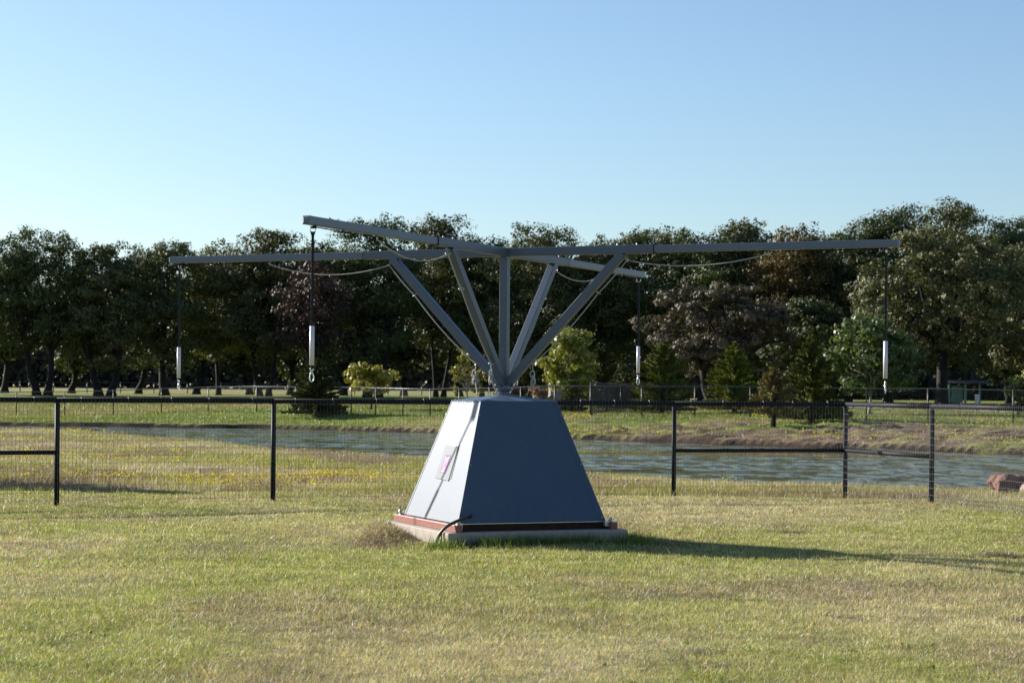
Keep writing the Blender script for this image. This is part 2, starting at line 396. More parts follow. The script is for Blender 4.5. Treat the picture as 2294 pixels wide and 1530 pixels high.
me.update(calc_edges=True); me.polygons.foreach_set('use_smooth', np.ones(len(quads), bool))
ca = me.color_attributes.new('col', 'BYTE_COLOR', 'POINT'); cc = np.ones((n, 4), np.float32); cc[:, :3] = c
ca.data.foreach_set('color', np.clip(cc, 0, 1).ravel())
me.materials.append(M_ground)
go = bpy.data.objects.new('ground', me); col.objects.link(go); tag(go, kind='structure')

# pond water: one level sheet, the ground rises out of it
mb = MB(); mb.add([(-60, 41, WZ), (75, 41, WZ), (75, 114, WZ), (-60, 114, WZ)], [(0, 1, 2, 3)])
tag(mb.build('water', M_water), kind='structure')

# gravel lane beyond the far fence
mb = MB(); pxs = list(range(-400, 2800, 25)); V = []
for p in pxs:
    d = np.interp(p, CP, DPA)
    for o_ in (-2.0, -.6, .6, 1.8):
        dd = d+o_; x = (p-1147)/F*dd; V.append((x, dd, gz(x, dd)+.07))
mb.add(V, [(4*i+k, 4*i+4+k, 4*i+5+k, 4*i+1+k) for i in range(len(pxs)-1) for k in range(3)], True)
tag(mb.build('path', M_path), kind='structure')

# ------------------------------------------------------------------ grass
rng = np.random.RandomState(11)
def blades(x, y, h, w, colr, name, mat_, lean=.5, **kw):
    n = len(x); z = ground(x, y)
    a = rng.rand(n)*2*np.pi; th = rng.rand(n)*2*np.pi; ln = h*lean*rng.rand(n)
    dx, dy = np.cos(a)*w/2, np.sin(a)*w/2
    V = np.empty((n, 3, 3), np.float32)
    V[:, 0] = np.stack([x-dx, y-dy, z-.004], 1); V[:, 1] = np.stack([x+dx, y+dy, z-.004], 1)
    V[:, 2] = np.stack([x+np.cos(th)*ln, y+np.sin(th)*ln, z+h], 1)
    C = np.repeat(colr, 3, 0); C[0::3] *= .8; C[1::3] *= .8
    o = np_mesh(name, V, 3, mat_, C)
    return tag(o, kind='stuff', **kw)
def in_slab(x, y, m=0.0):
    ux, uy = x+.0877, y-21.344; c_, s_ = math.cos(.3909), math.sin(.3909)
    lx, ly = ux*c_+uy*s_, -ux*s_+uy*c_
    return (np.abs(lx) < 1+m) & (np.abs(ly) < 1+m)
# lawn
xs, yy = [], []
for y0, y1, dens in ((8.8, 12, 5600), (12, 15, 4200), (15, 19, 3000), (19, 24, 2100), (24, 30.3, 1500)):
    w = .33*y1+.6
    k = int((y1-y0)*2*w*dens); xs.append((rng.rand(k)*2-1)*w); yy.append(y0+rng.rand(k)*(y1-y0))
x = np.concatenate(xs); y = np.concatenate(yy)
keep = ~in_slab(x, y) & (y < 30.2+.3*np.sin(x)) & (rng.rand(len(x)) < .45+.9*fbm(x*1.3, y*1.3, 3))
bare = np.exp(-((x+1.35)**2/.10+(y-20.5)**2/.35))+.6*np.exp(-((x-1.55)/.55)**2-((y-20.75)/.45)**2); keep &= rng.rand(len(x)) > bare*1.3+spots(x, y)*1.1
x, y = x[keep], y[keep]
cl = lawn_col(x+rng.randn(len(x))*.12, y+rng.randn(len(x))*.12)
mz = np.clip((fbm(x*7, y*7, 3)-.42)*5, 0, 1)*.55; cl = lerp(cl, np.tile(TAN, (len(x), 1)), mz)
tt = fbm(x*6, y*6, 2)
h = (.012+.026*rng.rand(len(x))**1.5)*(.6+.9*fbm(x*1.1+3, y*1.1, 3))
h += .035*np.exp(-((np.hypot(x+.1, y-21.3)-1.45)**2)/.12)*rng.rand(len(x))
dry = rng.rand(len(x)) < .25
cl[dry] = cl[dry]*.3+np.array([.62, .53, .38])*.7
cl *= (.42+.95*rng.rand(len(x))[:, None])*(.6+.8*tt[:, None])*(1+.12*rng.randn(len(x), 3))
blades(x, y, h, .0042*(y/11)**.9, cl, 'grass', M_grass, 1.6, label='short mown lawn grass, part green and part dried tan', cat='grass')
# longer bright tufts around the slab edge and a few stalks over the lawn
k = 16000; a = rng.rand(k)*2*np.pi; r = 1.0+np.abs(rng.randn(k))*.16
q = np.maximum(np.abs(np.cos(a)), np.abs(np.sin(a))); lx, ly = np.cos(a)*r/q, np.sin(a)*r/q
c_, s_ = math.cos(.3909), math.sin(.3909)
x = -.0877+lx*c_-ly*s_; y = 21.344+lx*s_+ly*c_
keep = ~in_slab(x, y, .01) & (x > -.9) & (fbm(x*3, y*3, 2) > .42) & ((y < 21) | (rng.rand(k) < .4)); x, y = x[keep], y[keep]
cl = np.tile(np.array([.13, .18, .035]), (len(x), 1))*(.6+.8*rng.rand(len(x), 1))
blades(x, y, .05+.11*rng.rand(len(x))**1.5, .007, cl, 'long_grass', M_grass, .7, label='longer green grass tufts round the concrete slab', cat='grass')
k = 2600; y = 9+21*rng.rand(k)**.8; x = (rng.rand(k)*2-1)*(.3*y+.5); keep = ~in_slab(x, y, .02) & (fbm(x*.8, y*.6, 3) > .5); x, y = x[keep], y[keep]
cl = np.tile(np.array([.62, .55, .38]), (len(x), 1))*(.6+.6*rng.rand(len(x), 1))
blades(x, y, .05+.07*rng.rand(len(x)), .005*(y/12)**.5, cl, 'dry_stalks', M_grass, 1.2, label='pale dry seed stalks standing above the lawn', cat='dry grass')
k = 700; wy = 9+20*rng.rand(k); wx = (rng.rand(k)*2-1)*(.3*wy+.5); kp = ~in_slab(wx, wy, .1) & (fbm(wx*.6+5, wy*.6, 3) > .5); wx, wy = wx[kp], wy[kp]
m = 7; x = np.repeat(wx, m)+rng.randn(len(wx)*m)*.018; y = np.repeat(wy, m)+rng.randn(len(wx)*m)*.018
cl = np.tile(np.array([.12, .19, .05]), (len(x), 1))*(.6+.7*rng.rand(len(x), 1))
blades(x, y, .012+.02*rng.rand(len(x)), .02, cl, 'weeds', M_grass, 2.5, label='low broad-leaved weeds scattered through the lawn', cat='weeds')
# straw and dead grass heap left of the slab
k = 2600; x = -1.34+rng.randn(k)*.2; y = 20.75+rng.randn(k)*.36; keep = ~in_slab(x, y, .02); x, y = x[keep], y[keep]
cl = np.tile(np.array([.50, .41, .29]), (len(x), 1))*(.3+1.0*rng.rand(len(x), 1))
blades(x, y, .01+.05*rng.rand(len(x))**2, .008, cl, 'dead_grass', M_grass, 6, label='dead straw and brown clippings heaped on bare soil left of the slab', cat='straw')
# rough meadow between fence and pond
k = 260000
y = 29.8*np.exp(rng.rand(k)*math.log(104/29.8)); x = (rng.rand(k)*2-1)*(.33*y+1)
_, D_, px_, _ = ground(x, y, True)
keep = (y < D_[:, 2]-.1) & (rng.rand(k) < .35+.9*fbm(x*.9, y*.7, 3)); x, y = x[keep], y[keep]
cl = field_col(x, y)*(.6+.75*rng.rand(len(x), 1))
blades(x, y, .04+.09*rng.rand(len(x))*fbm(x*.4, y*.4, 3)*1.6, .0105*(y/32)**.7, cl, 'meadow_grass', M_grass, .9, label='rough tan and purple-brown meadow grass between the pipe fence and pond', cat='grass')
# far bank grass
k = 130000; px = -150+2650*rng.rand(k); d0 = np.interp(px, CP, DF); d1 = np.interp(px, CP, DPA)
y = d0+.3+(d1-d0-.5)*rng.rand(k); x = (px-1147)/F*y
_, D_, px_, rt = ground(x, y, True); keep = (y > D_[:, 5]+.25) & ((rt < .3) | (rng.rand(k) < .35)) & (y < D_[:, 8]-2.2); x, y, rt = x[keep], y[keep], rt[keep]
cl = far_col(x, y)*(.6+.8*rng.rand(len(x), 1)); cl = lerp(cl, np.tile(np.array([.25, .18, .14]), (len(x), 1)), np.clip(rt*.85, 0, 1)*(fbm(x*.3+50, y*.55, 4) > .42))
blades(x, y, .05+.08*rng.rand(len(x)), .035, cl, 'bank_grass', M_grass, .8, label='green-yellow grass on the far bank of the pond', cat='grass')
# yellow wildflowers
def flowers(x, y, s, name, label):
    n = len(x); z = ground(x, y)+.06+.1*rng.rand(n)
    V = np.empty((n*2, 4, 3), np.float32)
    for j in range(2):
        a = rng.rand(n)*np.pi*2; tl = (rng.rand(n)-.5)*1.0
        ux, uy, uz = np.cos(a), np.sin(a), tl*.5
        wx, wy, wz = -np.sin(a)*.5, np.cos(a)*.5, np.ones(n)*.9
        p = np.stack([x, y, z], 1); U = np.stack([ux, uy, uz], 1)*s[:, None]/2; W = np.stack([wx, wy, wz], 1)*s[:, None]/2
        V[j::2] = np.stack([p-U-W*.4, p+U-W, p+U*.8+W, p-U+W*.8], 1)
    C = np.tile(YEL, (n*2*4, 1))*(.6+.6*np.repeat(rng.rand(n*2), 4)[:, None])
    tag(np_mesh(name, V, 4, M_flower, C), label, 'wildflowers', kind='stuff')
k = 5200; y = 30.5*np.exp(rng.rand(k)*math.log(100/30.5)); x = (rng.rand(k)*2-1)*(.33*y+1)
_, D_, px_, _ = ground(x, y, True)
dn = fbm(x*.28+11, y*.30+3, 4)
prob = np.clip((dn-.52+.16*sstep(600, -50, px_))*5, 0, 1)*sstep(1150, 200, px_)*sstep(31, 38, y)
prob = np.where(px_ > 1150, np.clip((dn-.60)*3, 0, .10), prob)
patch = np.exp(-((x+3.6)**2/3.5+(y-36.4)**2/1.2))*1.3+np.exp(-((x+4.1)**2/1.4+(y-31.9)**2/.35))*1.2+np.exp(-((x+6.3)**2/2+(y-34.5)**2/.6))*.8+np.exp(-((x+7.4)**2/16+(y-47)**2/8))*.5
pr = np.clip(prob*.36+patch*.5, 0, 1)*(y < D_[:, 2]-1.5)
ex = rng.rand(1800)*7-8.6; ey = 30.8+rng.rand(1800)*7
pe = np.exp(-((ex+3.6)**2/3.5+(ey-36.4)**2/1.2))+np.exp(-((ex+4.1)**2/1.4+(ey-31.9)**2/.35))+.4*np.exp(-((ex+6.3)**2/2+(ey-34.5)**2/.6))
kp = rng.rand(k) < pr; ke = rng.rand(1800) < pe*.35
cx = np.concatenate([x[kp], ex[ke]]); cy = np.concatenate([y[kp], ey[ke]])
m = 12; sg = np.repeat(.10+.22*rng.rand(len(cx)), m)
x = np.repeat(cx, m)+rng.randn(len(cx)*m)*sg; y = np.repeat(cy, m)+rng.randn(len(cx)*m)*sg
keep = rng.rand(len(x)) < np.repeat(.3+.7*rng.rand(len(cx)), m); x, y = x[keep], y[keep]
flowers(x, y, (.012+.018*rng.rand(len(x))**2)*(y/30)**.7, 'wildflowers', 'yellow wildflowers in drifts over the meadow in front of the pond')
k = 9000; px = 1180+1200*rng.rand(k); d0 = np.interp(px, CP, DF); d1 = np.interp(px, CP, DFE); y = d0+1+(d1-d0+2)*rng.rand(k); x = (px-1147)/F*y
prob = np.clip((fbm(x*.3, y*.4+8, 4)-.53)*5, 0, 1)*.4
keep = rng.rand(k) < prob; x, y = x[keep], y[keep]
flowers(x, y, .035+.03*rng.rand(len(x)), 'bank_flowers', 'yellow wildflowers on the eroded far bank at right')

# ------------------------------------------------------------------ horse walker
BX, BY = -.0877, 21.344
AB, AA = .3909, -.4188            # heading of the housing, heading of the arms
walker = empty('horse_walker', (BX, BY, 0), 0, 'grey four-arm horse walker with tapered sheet-metal housing standing on the concrete slab', 'horse walker')
ZB, ZT, WB, WT = .222, 1.4814, .834, .4345
RB = Matrix.Rotation(AB, 4, 'Z'); RA = Matrix.Rotation(AA, 4, 'Z')
def boxrot(o): o.rotation_euler = (0, 0, AB); return o
def armrot(o): o.rotation_euler = (0, 0, AA); return o
cb = [Vector((-WB, -WB, ZB)), Vector((WB, -WB, ZB)), Vector((WB, WB, ZB)), Vector((-WB, WB, ZB))]
ct = [Vector((-WT, -WT, ZT)), Vector((WT, -WT, ZT)), Vector((WT, WT, ZT)), Vector((-WT, WT, ZT))]
names = ['front', 'right', 'back', 'left']
def fpt(side, a, h, off=0.0):
    "point on housing face: a along face 0..1, h height 0..1, off outward"
    i, j = side, (side+1) % 4
    p = cb[i].lerp(cb[j], a).lerp(ct[i].lerp(ct[j], a), h)
    nrm = (cb[j]-cb[i]).cross(ct[i]-cb[i]).normalized()
    return p+nrm*off
def plate(side, pts, off, th):
    P = [fpt(side, a, h, off) for a, h in pts]+[fpt(side, a, h, off+th) for a, h in pts]
    return MB().hexa([P[0], P[1], P[2], P[3], P[4], P[5], P[6], P[7]])
for sd in range(4):
    # panels: left/right run past the front/back ones by a folded lip
    m_ = plate(sd, [(0, 0), (1, 0), (1, 1), (0, 1)], -.004 if sd % 2 else -.003, .004)
    p = boxrot(m_.build('housing_panel', M_panel, walker))
    if sd == 0: p['label'] = 'shaded front panel of the housing'
    if sd == 3: p['label'] = 'sunlit left panel of the housing'
# folded edge strips at the two front corners and the right corner
mb = MB()
for sd, a0, a1 in ((0, .955, 1.0), (3, .97, 1.0), (3, 0, .02), (1, 0, .04)):
    P = [fpt(sd, a0, 0, .001), fpt(sd, a1, 0, .001), fpt(sd, a1, 1, .001), fpt(sd, a0, 1, .001)]
    Q = [fpt(sd, a0, 0, .0035), fpt(sd, a1, 0, .0035), fpt(sd, a1, 1, .0035), fpt(sd, a0, 1, .0035)]
    mb.hexa(P+Q)
build_each(mb, 'corner_trim', M_panel, walker, boxrot)
# screws
mb = MB()
for sd, a in ((0, .012), (0, .985), (3, .985), (3, .015)):
    for h in (.03, .47, .88): c0 = fpt(sd, a, h, .003); mb.tube([c0, fpt(sd, a, h, .009)], .006, 6)
for a in (.25, .5, .75, .42): mb.tube([fpt(3, a, .985, .002), fpt(3, a, .985, .008)], .006, 6)
build_each(mb, 'screw', M_galv, walker, boxrot)
# access door on the left panel: a counts from the back corner
dr = boxrot(plate(3, [(.35, .335), (.645, .325), (.66, .615), (.345, .625)], .004, .006).build('access_door', M_door, walker)); dr['label'] = 'small hinged access door on the sunlit panel'
mb = MB()
P = [(.345, .625), (.665, .615), (.665, .63), (.345, .64)]
m_ = plate(3, P, .004, .009); m_.build('hinge', M_galv, dr)
mb = MB().hexa([fpt(3, a, h, .011) for a, h in ((.66, .34), (.672, .34), (.672, .61), (.66, .61))]+[fpt(3, a, h, .013) for a, h in ((.66, .34), (.672, .34), (.672, .61), (.66, .61))])
mb.build('door_gap', M_black, dr)
S = lambda u, w: (.425+.125*u, .385+.15*w)
st = plate(3, [S(0, 0), S(1, 0), S(1, 1), S(0, 1)], .0105, .0015).build('sticker', M_pink, dr)
st['label'] = 'pink sticker with white lettering running up the access door'
mb = MB()
def glyph(u0, w0, u1, w1):
    P = [S(u0, w0), S(u1, w0), S(u1, w1), S(u0, w1)]
    mb.hexa([fpt(3, a, h, .012) for a, h in P]+[fpt(3, a, h, .0132) for a, h in P])
w = .04
for lw, kind in ((.09, 'A'), (.03, '.'), (.07, 'H'), (.02, '.'), (.05, 'I'), (.05, 'T'), (.06, 'I'), (.06, 'B'), (.07, 'H'), (.12, 'Q')):
    if kind == '.': glyph(.42, w, .58, w+lw)
    elif kind == 'A': glyph(.12, w, .85, w+lw*.3); glyph(.3, w+lw*.3, .7, w+lw*.6); glyph(.12, w+lw*.65, .85, w+lw)
    elif kind == 'H': glyph(.15, w, .85, w+lw*.28); glyph(.4, w+lw*.28, .6, w+lw*.7); glyph(.15, w+lw*.7, .85, w+lw)
    elif kind == 'I': glyph(.12, w, .88, w+lw*.4)
    elif kind == 'T': glyph(.12, w, .25, w+lw); glyph(.25, w+lw*.35, .85, w+lw*.65)
    elif kind == 'B': glyph(.15, w, .85, w+lw*.3); glyph(.2, w+lw*.3, .35, w+lw*.9); glyph(.62, w+lw*.3, .8, w+lw*.9)
    elif kind == 'Q': glyph(.12, w, .82, w+lw*.3); glyph(.12, w+lw*.3, .28, w+lw); glyph(.45, w+lw*.45, .9, w+lw*.75); glyph(.7, w+lw*.75, .9, w+lw*1.1)
    w += lw+.025
    if w > .9: break
mb.build('lettering', M_white, st)
# low pyramid roof
mb = MB(); e = .008
R0 = [Vector((sx*(WT+e), sy*(WT+e), ZT-.012)) for sx, sy in ((-1,-1),(1,-1),(1,1),(-1,1))]
R1 = [p+Vector((0, 0, .014)) for p in R0]
R2 = [Vector((sx*.055, sy*.055, 1.548)) for sx, sy in ((-1,-1),(1,-1),(1,1),(-1,1))]
mb.add(R0+R1+R2, [(3,2,1,0)]+[(i, (i+1) % 4, (i+1) % 4+4, i+4) for i in range(4)]+[(i+4, (i+1) % 4+4, (i+1) % 4+8, i+8) for i in range(4)]+[(8,9,10,11)])
boxrot(mb.build('housing_roof', M_panel, walker))
# bearing collar and flange
def lathe(prof, n=28):
    mb = MB(); V = []
    for r, z in prof: V += [(r*math.cos(2*math.pi*k/n), r*math.sin(2*math.pi*k/n), z) for k in range(n)]
    m = len(prof)
    mb.add(V, [(i*n+k, i*n+(k+1) % n, (i+1)*n+(k+1) % n, (i+1)*n+k) for i in range(m-1) for k in range(n)]+[tuple(range(n))[::-1], tuple(range((m-1)*n, m*n))])
    return mb
lathe([(.075, 1.54), (.075, 1.566), (.066, 1.57), (.066, 1.58), (.08, 1.592), (.088, 1.605), (.088, 1.622), (.083, 1.626)]).build('bearing_collar', M_grey, walker)
mb = MB(); mb.box((0, 0, 1.637), (.165, .165, .018))
for i in range(4):
    c0 = Matrix.Rotation(i*math.pi/2, 4, 'Z') @ Vector((.068, .068, 1.62)); mb.tube([c0, c0+Vector((0, 0, .045))], .008, 6)
armrot(mb.build('flange_plate', M_grey, walker))
armrot(MB().bar((0, 0, 1.645), (0, 0, 3.045), .09, .09, (0, 1, 0), .006).build('post', M_grey, walker))
# arms
LA, LS, ZA = 4.2655, 1.72, 3.0877
DZ = [-.012, .006, .0, -.006]
for k in range(4):
    ang = AA+k*math.pi/2            # 0 right, 1 far, 2 left, 3 near
    arm = MB().bar((.045, 0, ZA), (LS, 0, ZA), .09, .09, bev=.007).build('arm', M_grey, walker)
    arm.rotation_euler = (0, 0, ang)
    arm['label'] = ['arm reaching right', 'arm reaching away to the right', 'arm reaching left', 'arm reaching towards the viewer on the left'][k]
    ext = MB().bar((LS-.1, 0, ZA), (LA, 0, ZA), .076, .076, bev=.006).build('arm_extension', M_grey2, arm)
    MB().bar((LS-.004, 0, ZA), (LS+.002, 0, ZA), .0925, .0925).build('sleeve_edge', M_black, arm)
    cp = MB(); c0 = [(LA, a*.0385, ZA+b*.0385) for a, b in ((-1,-1),(1,-1),(1,1),(-1,1))]; c1 = [(LA+.018, a*.0385, ZA+b*.0385) for a, b in ((-1,-1),(1,-1),(1,1),(-1,1))]
    c2 = [(LA+.036, a*.018, ZA+b*.018) for a, b in ((-1,-1),(1,-1),(1,1),(-1,1))]
    cp.add(c0+c1+c2, [(3,2,1,0)]+[(i, (i+1) % 4, (i+1) % 4+4, i+4) for i in range(4)]+[(i+4, (i+1) % 4+4, (i+1) % 4+8, i+8) for i in range(4)]+[(8,9,10,11)])
    cp.build('end_cap', M_grey2, arm)
    rd = MB().tube([(2.9, .0, ZA-.052), (3.4, 0, ZA-.058), (4.18, 0, ZA-.05)], .0055, 6); rd.tube([(3.62, 0, ZA-.036), (3.62, 0, ZA-.065)], .008, 6)
    rd.tube([(4.16, -.03, ZA-.055), (4.16, .03, ZA-.055)], .012, 8); rd.tube([(4.12, .0, ZA-.03), (4.12, 0, ZA-.07)], .008, 6)
    rd.build('release_rod', M_black, arm)
    for bx_ in (1.30, 1.52): MB().tube([(bx_, .0, ZA+.044), (bx_, 0, ZA+.062)], .009, 6).build('bolt', M_galv, arm)
    hk = MB().tube([(2.96, 0, ZA-.036), (2.95, 0, ZA-.075), (2.91, 0, ZA-.085)], .006, 6).build('rope_hook', M_galv, arm)
    br = MB().bar((.05, 0, 1.672), (1.365, 0, ZA-.04), .088, .088, up=(0, 0, 1), bev=.006).build('brace', M_grey, walker)
    br.rotation_euler = (0, 0, ang)
    for rr, z_ in ((1.41, 2.985), (1.085, 2.64), (.325, 1.885)):
        MB().ring((rr, 0, z_), .028, .004, (.5, .3, 1)).build('rope_ring', M_galv, br)
    MB().bar((.03, 0, 1.66), (.11, 0, 1.66), .012, .05).build('gusset', M_grey, br)
# gap in the centre where arms meet
armrot(MB().box((0, 0, ZA), (.092, .092, .092)).build('hub_block', M_grey, walker))
# skid rails and frame
ZR = .179
for sx in (-1, 1):
    r_ = boxrot(MB().bar((sx*.875, -.965, ZR), (sx*.875, .965, ZR), .074, .074, bev=.006).build('skid_rail', M_red, walker))
    for sy in (-1, 1):
        cl_ = MB(); cl_.box((sx*.845, sy*.885, ZR+.022), (.10 if sx > 0 else .06, .05, .055)); cl_.box((sx*.86, sy*.90, ZR+.052), (.03, .035, .02)); cl_.tube([(sx*.86, sy*.915, ZR+.03), (sx*.86, sy*.915, ZR+.09)], .011, 8); cl_.tube([(sx*.86, sy*.915, ZR+.066), (sx*.86, sy*.915, ZR+.078)], .02, 6)
        cl_.build('clamp', M_galv, r_)
for sy in (-1, 1):
    f_ = boxrot(MB().bar((-.83, sy*.80, ZR-.004), (.83, sy*.80, ZR-.004), .06, .062).build('cross_rail', M_rust, walker))
mb = MB()
for sy in (-1, 1): mb.box((0, sy*.835, ZB-.004), (1.67, .012, .006))
build_each(mb, 'bottom_lip', M_galv, walker, boxrot)
# chips and dirt marks on the front panel
mb = MB()
for a, h, s_ in ((.47, .66, .022), (.52, .63, .012), (.445, .70, .006), (.49, .545, .005), (.7, .38, .006)):
    P = [(a-.002, h-s_*.6), (a+.004, h-s_*.6), (a+.003, h+s_*.6), (a-.001, h+s_*.6)]
    mb.hexa([fpt(0, i, j, .0015) for i, j in P]+[fpt(0, i, j, .0022) for i, j in P])
build_each(mb, 'paint_chip', M_chip, walker, boxrot)

# slab
sl_ = empty('concrete_slab', (BX, BY, 0), AB, 'low square concrete slab carrying the horse walker', 'slab')
mb = MB(); mb.box((0, 0, .04), (2.02, 2.02, .2)); mb.build('slab', M_conc, sl_, .012)
# conduit
cd = empty('conduit', (BX, BY, 0), AB, 'black bent conduit rising from the grass into the housing corner', 'conduit')
mb = MB(); pts = []
P0, P1, P2, P3 = Vector((-1.07, -.80, -.03)), Vector((-1.06, -.86, .24)), Vector((-.92, -.97, .23)), Vector((-.735, -.90, .315))
for i in range(17):
    t = i/16; pts.append(P0*(1-t)**3+P1*3*t*(1-t)**2+P2*3*t*t*(1-t)+P3*t**3)
pts.append(Vector((-.715, -.885, .31))); pts.append(Vector((-.71, -.84, .29)))
mb.tube(pts, .017, 10); mb.build('pipe', M_rubber, cd)
MB().tube([(-1.03, -.86, -.03), (-1.03, -.87, .13)], .008, 8).build('ground_rod', M_rust, cd)

# hanging leads
def make_lead(loc, ang, zt_, label, ln, wide):
    L = empty('lead_strap', loc, ang, label, 'lead strap', 'leads hanging from the arm ends')
    top = loc[2]
    mb = MB(); mb.ring((0, 0, -.035), .026, .0045, (0, 1, 0) if wide else (1, 0, 0), 18); mb.build('ring', M_steel, L)
    b0 = zt_-top
    ws, th_ = (.024, .006)
    yv = (1, 0, 0) if wide else (0, 1, 0)
    mb = MB(); X = Vector(yv)
    mb.hexa([X*-.012+Vector((0, 0, -.095)), X*.012+Vector((0, 0, -.095)), X*.012+X.cross(Vector((0,0,1)))*.006+Vector((0, 0, -.095)), X*-.012+X.cross(Vector((0,0,1)))*.006+Vector((0, 0, -.095)),
             X*-.024+Vector((0, 0, -.055)), X*.024+Vector((0, 0, -.055)), X*.024+X.cross(Vector((0,0,1)))*.006+Vector((0, 0, -.055)), X*-.024+X.cross(Vector((0,0,1)))*.006+Vector((0, 0, -.055))])
    mb.bar((0, 0, -.09), (0, 0, b0+.01), ws if wide else .018, .008 if wide else ws, up=(0, 1, 0))
    mb.build('webbing', M_blackm, L)
    tb = MB(); n = 20
    tb.tube([(0, 0, b0), (0, 0, b0-ln)], .0215, n); t_ = tb.build('tube', M_pvc, L)
    mm = MB()
    for i in range(22):
        z_ = b0-.02-i*.014
        if i in (5, 6, 12, 13):
            if mm.v: mm.build('printed_mark', M_ink, t_); mm = MB()
            continue
        a0 = math.radians(-115)-ang
        c0 = Vector((math.cos(a0)*.0218, math.sin(a0)*.0218, z_)); mm.tube([c0, c0+Vector((0, 0, -.006))], .0012, 4)
    mm.build('printed_mark', M_ink, t_)
    e_ = b0-ln
    MB().bar((0.003, 0, e_+.01), (.006, 0, e_-.03), .022, .012, up=(0, 1, 0)).build('webbing_end', M_blackm, L)
    hk = MB(); N_ = (0, 1, 0) if wide else (1, 0, 0)
    hk.ring((0, 0, e_-.035), .014, .005, N_); hk.tube([(0, 0, e_-.04), (0, 0, e_-.062)], .011, 10)
    Xd = Vector((1, 0, 0)) if wide else Vector((0, 1, 0))
    lp = []
    for i in range(21):
        a = 2*math.pi*i/20; w_ = .022*math.sin(a)*(1 if True else 0)*(0.55+.45*(1-math.cos(a))/2*1.0)
        lp.append(Xd*w_+Vector((0, 0, e_-.062-.046*(1-math.cos(a))*.9)))
    hk.tube(lp, .0062, 8, cap=False); hk.build('snap_hook', M_steel, L)
    return L
RT = .977*LA
defs = [(0, 2.116, .374, 'lead hanging from the tip of the right arm, in front of the large brown oak', False),
        (1, 2.17, .342, 'lead hanging from the farthest arm tip, left of the round cedar', False),
        (2, 2.068, .36, 'lead at the far left arm tip, hanging before the left oaks', False),
        (3, 2.155, .35, 'lead on the nearest arm tip, highest in the picture, with open teardrop hook showing', True)]
for k, zt_, ln, lb, wide in defs:
    a = AA+k*math.pi/2
    make_lead((BX+RT*math.cos(a), BY+RT*math.sin(a), ZA-.04), .15 if wide else a, zt_, lb, ln, wide)

# ropes
def sag(p, q, s, n=14):
    return [p.lerp(q, t/n)+Vector((0, 0, -4*s*(t/n)*(1-t/n))) for t in range(n+1)]
def make_rope(k, label, sgn):
    a = AA+k*math.pi/2
    R_ = empty('rope', (BX, BY, 0), a, label, 'rope', 'tie ropes strung along the arms')
    rr = random.Random(k*7+3); V = Vector
    p = sag(V((2.92, 0, ZA-.085)), V((1.41, 0, 2.975)), .085+.012*k)
    p += sag(V((1.41, 0, 2.975)), V((1.085, 0, 2.63)), .012, 5)[1:]
    p += sag(V((1.085, 0, 2.63)), V((.335, 0, 1.88)), .045, 9)[1:]
    p += [V((.338, 0, 1.84)), V((.34, .003, 1.80))]
    rad = .0062
    mb = MB(); mb.tube(p, rad, 6); mb.build('line', M_rope, R_)
    # tied-up coil: several loops above and below a wrapped waist
    mb = MB(); w = V((.345, 0, 1.735)); tilt = rr.uniform(-.5, .5)
    for i in range(4):
        dz = rr.uniform(.05, .085); dx = rr.uniform(-.03, .03); dy = rr.uniform(-.02, .02)
        up = (i % 2 == 0)
        c0 = w+V((dx*.5+tilt*.03*(1 if up else -1), dy*.5, dz*.55 if up else -dz*.55))
        nrm = V((rr.uniform(-.6, .6), 1, rr.uniform(-.2, .2)))
        z = nrm.normalized(); xx = V((0, 0, 1)).cross(z).normalized(); y_ = V((0, 0, 1)); y_ = (y_+xx*(dx*8)).normalized()
        pts = [c0+xx*math.sin(q_)*.02*(1+.5*rr.random())+y_*math.cos(q_)*dz*.55 for q_ in [2*math.pi*j/16 for j in range(17)]]
        mb.tube(pts, rad, 6, cap=False)
    for i in range(5): mb.ring(w+V((0, 0, .02-i*.011)), .015, rad, (rr.uniform(-.3, .3), rr.uniform(-.3, .3), 1), 10)
    mb.build('coil', M_rope, R_)
    q0 = w+V((0, 0, -.02)); q1 = V((.25 if k != 2 else .29, .05, 1.545))
    mb = MB(); mb.tube(sag(q0, q1, .006, 6), rad, 6); mb.ring(q1+V((0, 0, .006)), .009, .006, (1, 0, .3), 8); mb.build('tail', M_rope, R_)
make_rope(0, 'grey rope sagging under the right arm, its coil tied right of the post', 1)
make_rope(1, 'grey rope under the far arm behind the right brace, coil hidden close to the collar', 1)
make_rope(2, 'grey rope sagging under the left arm, its coil left of all the braces', -1)
make_rope(3, 'grey rope under the near arm, its coil nearest the collar on the left', -1)

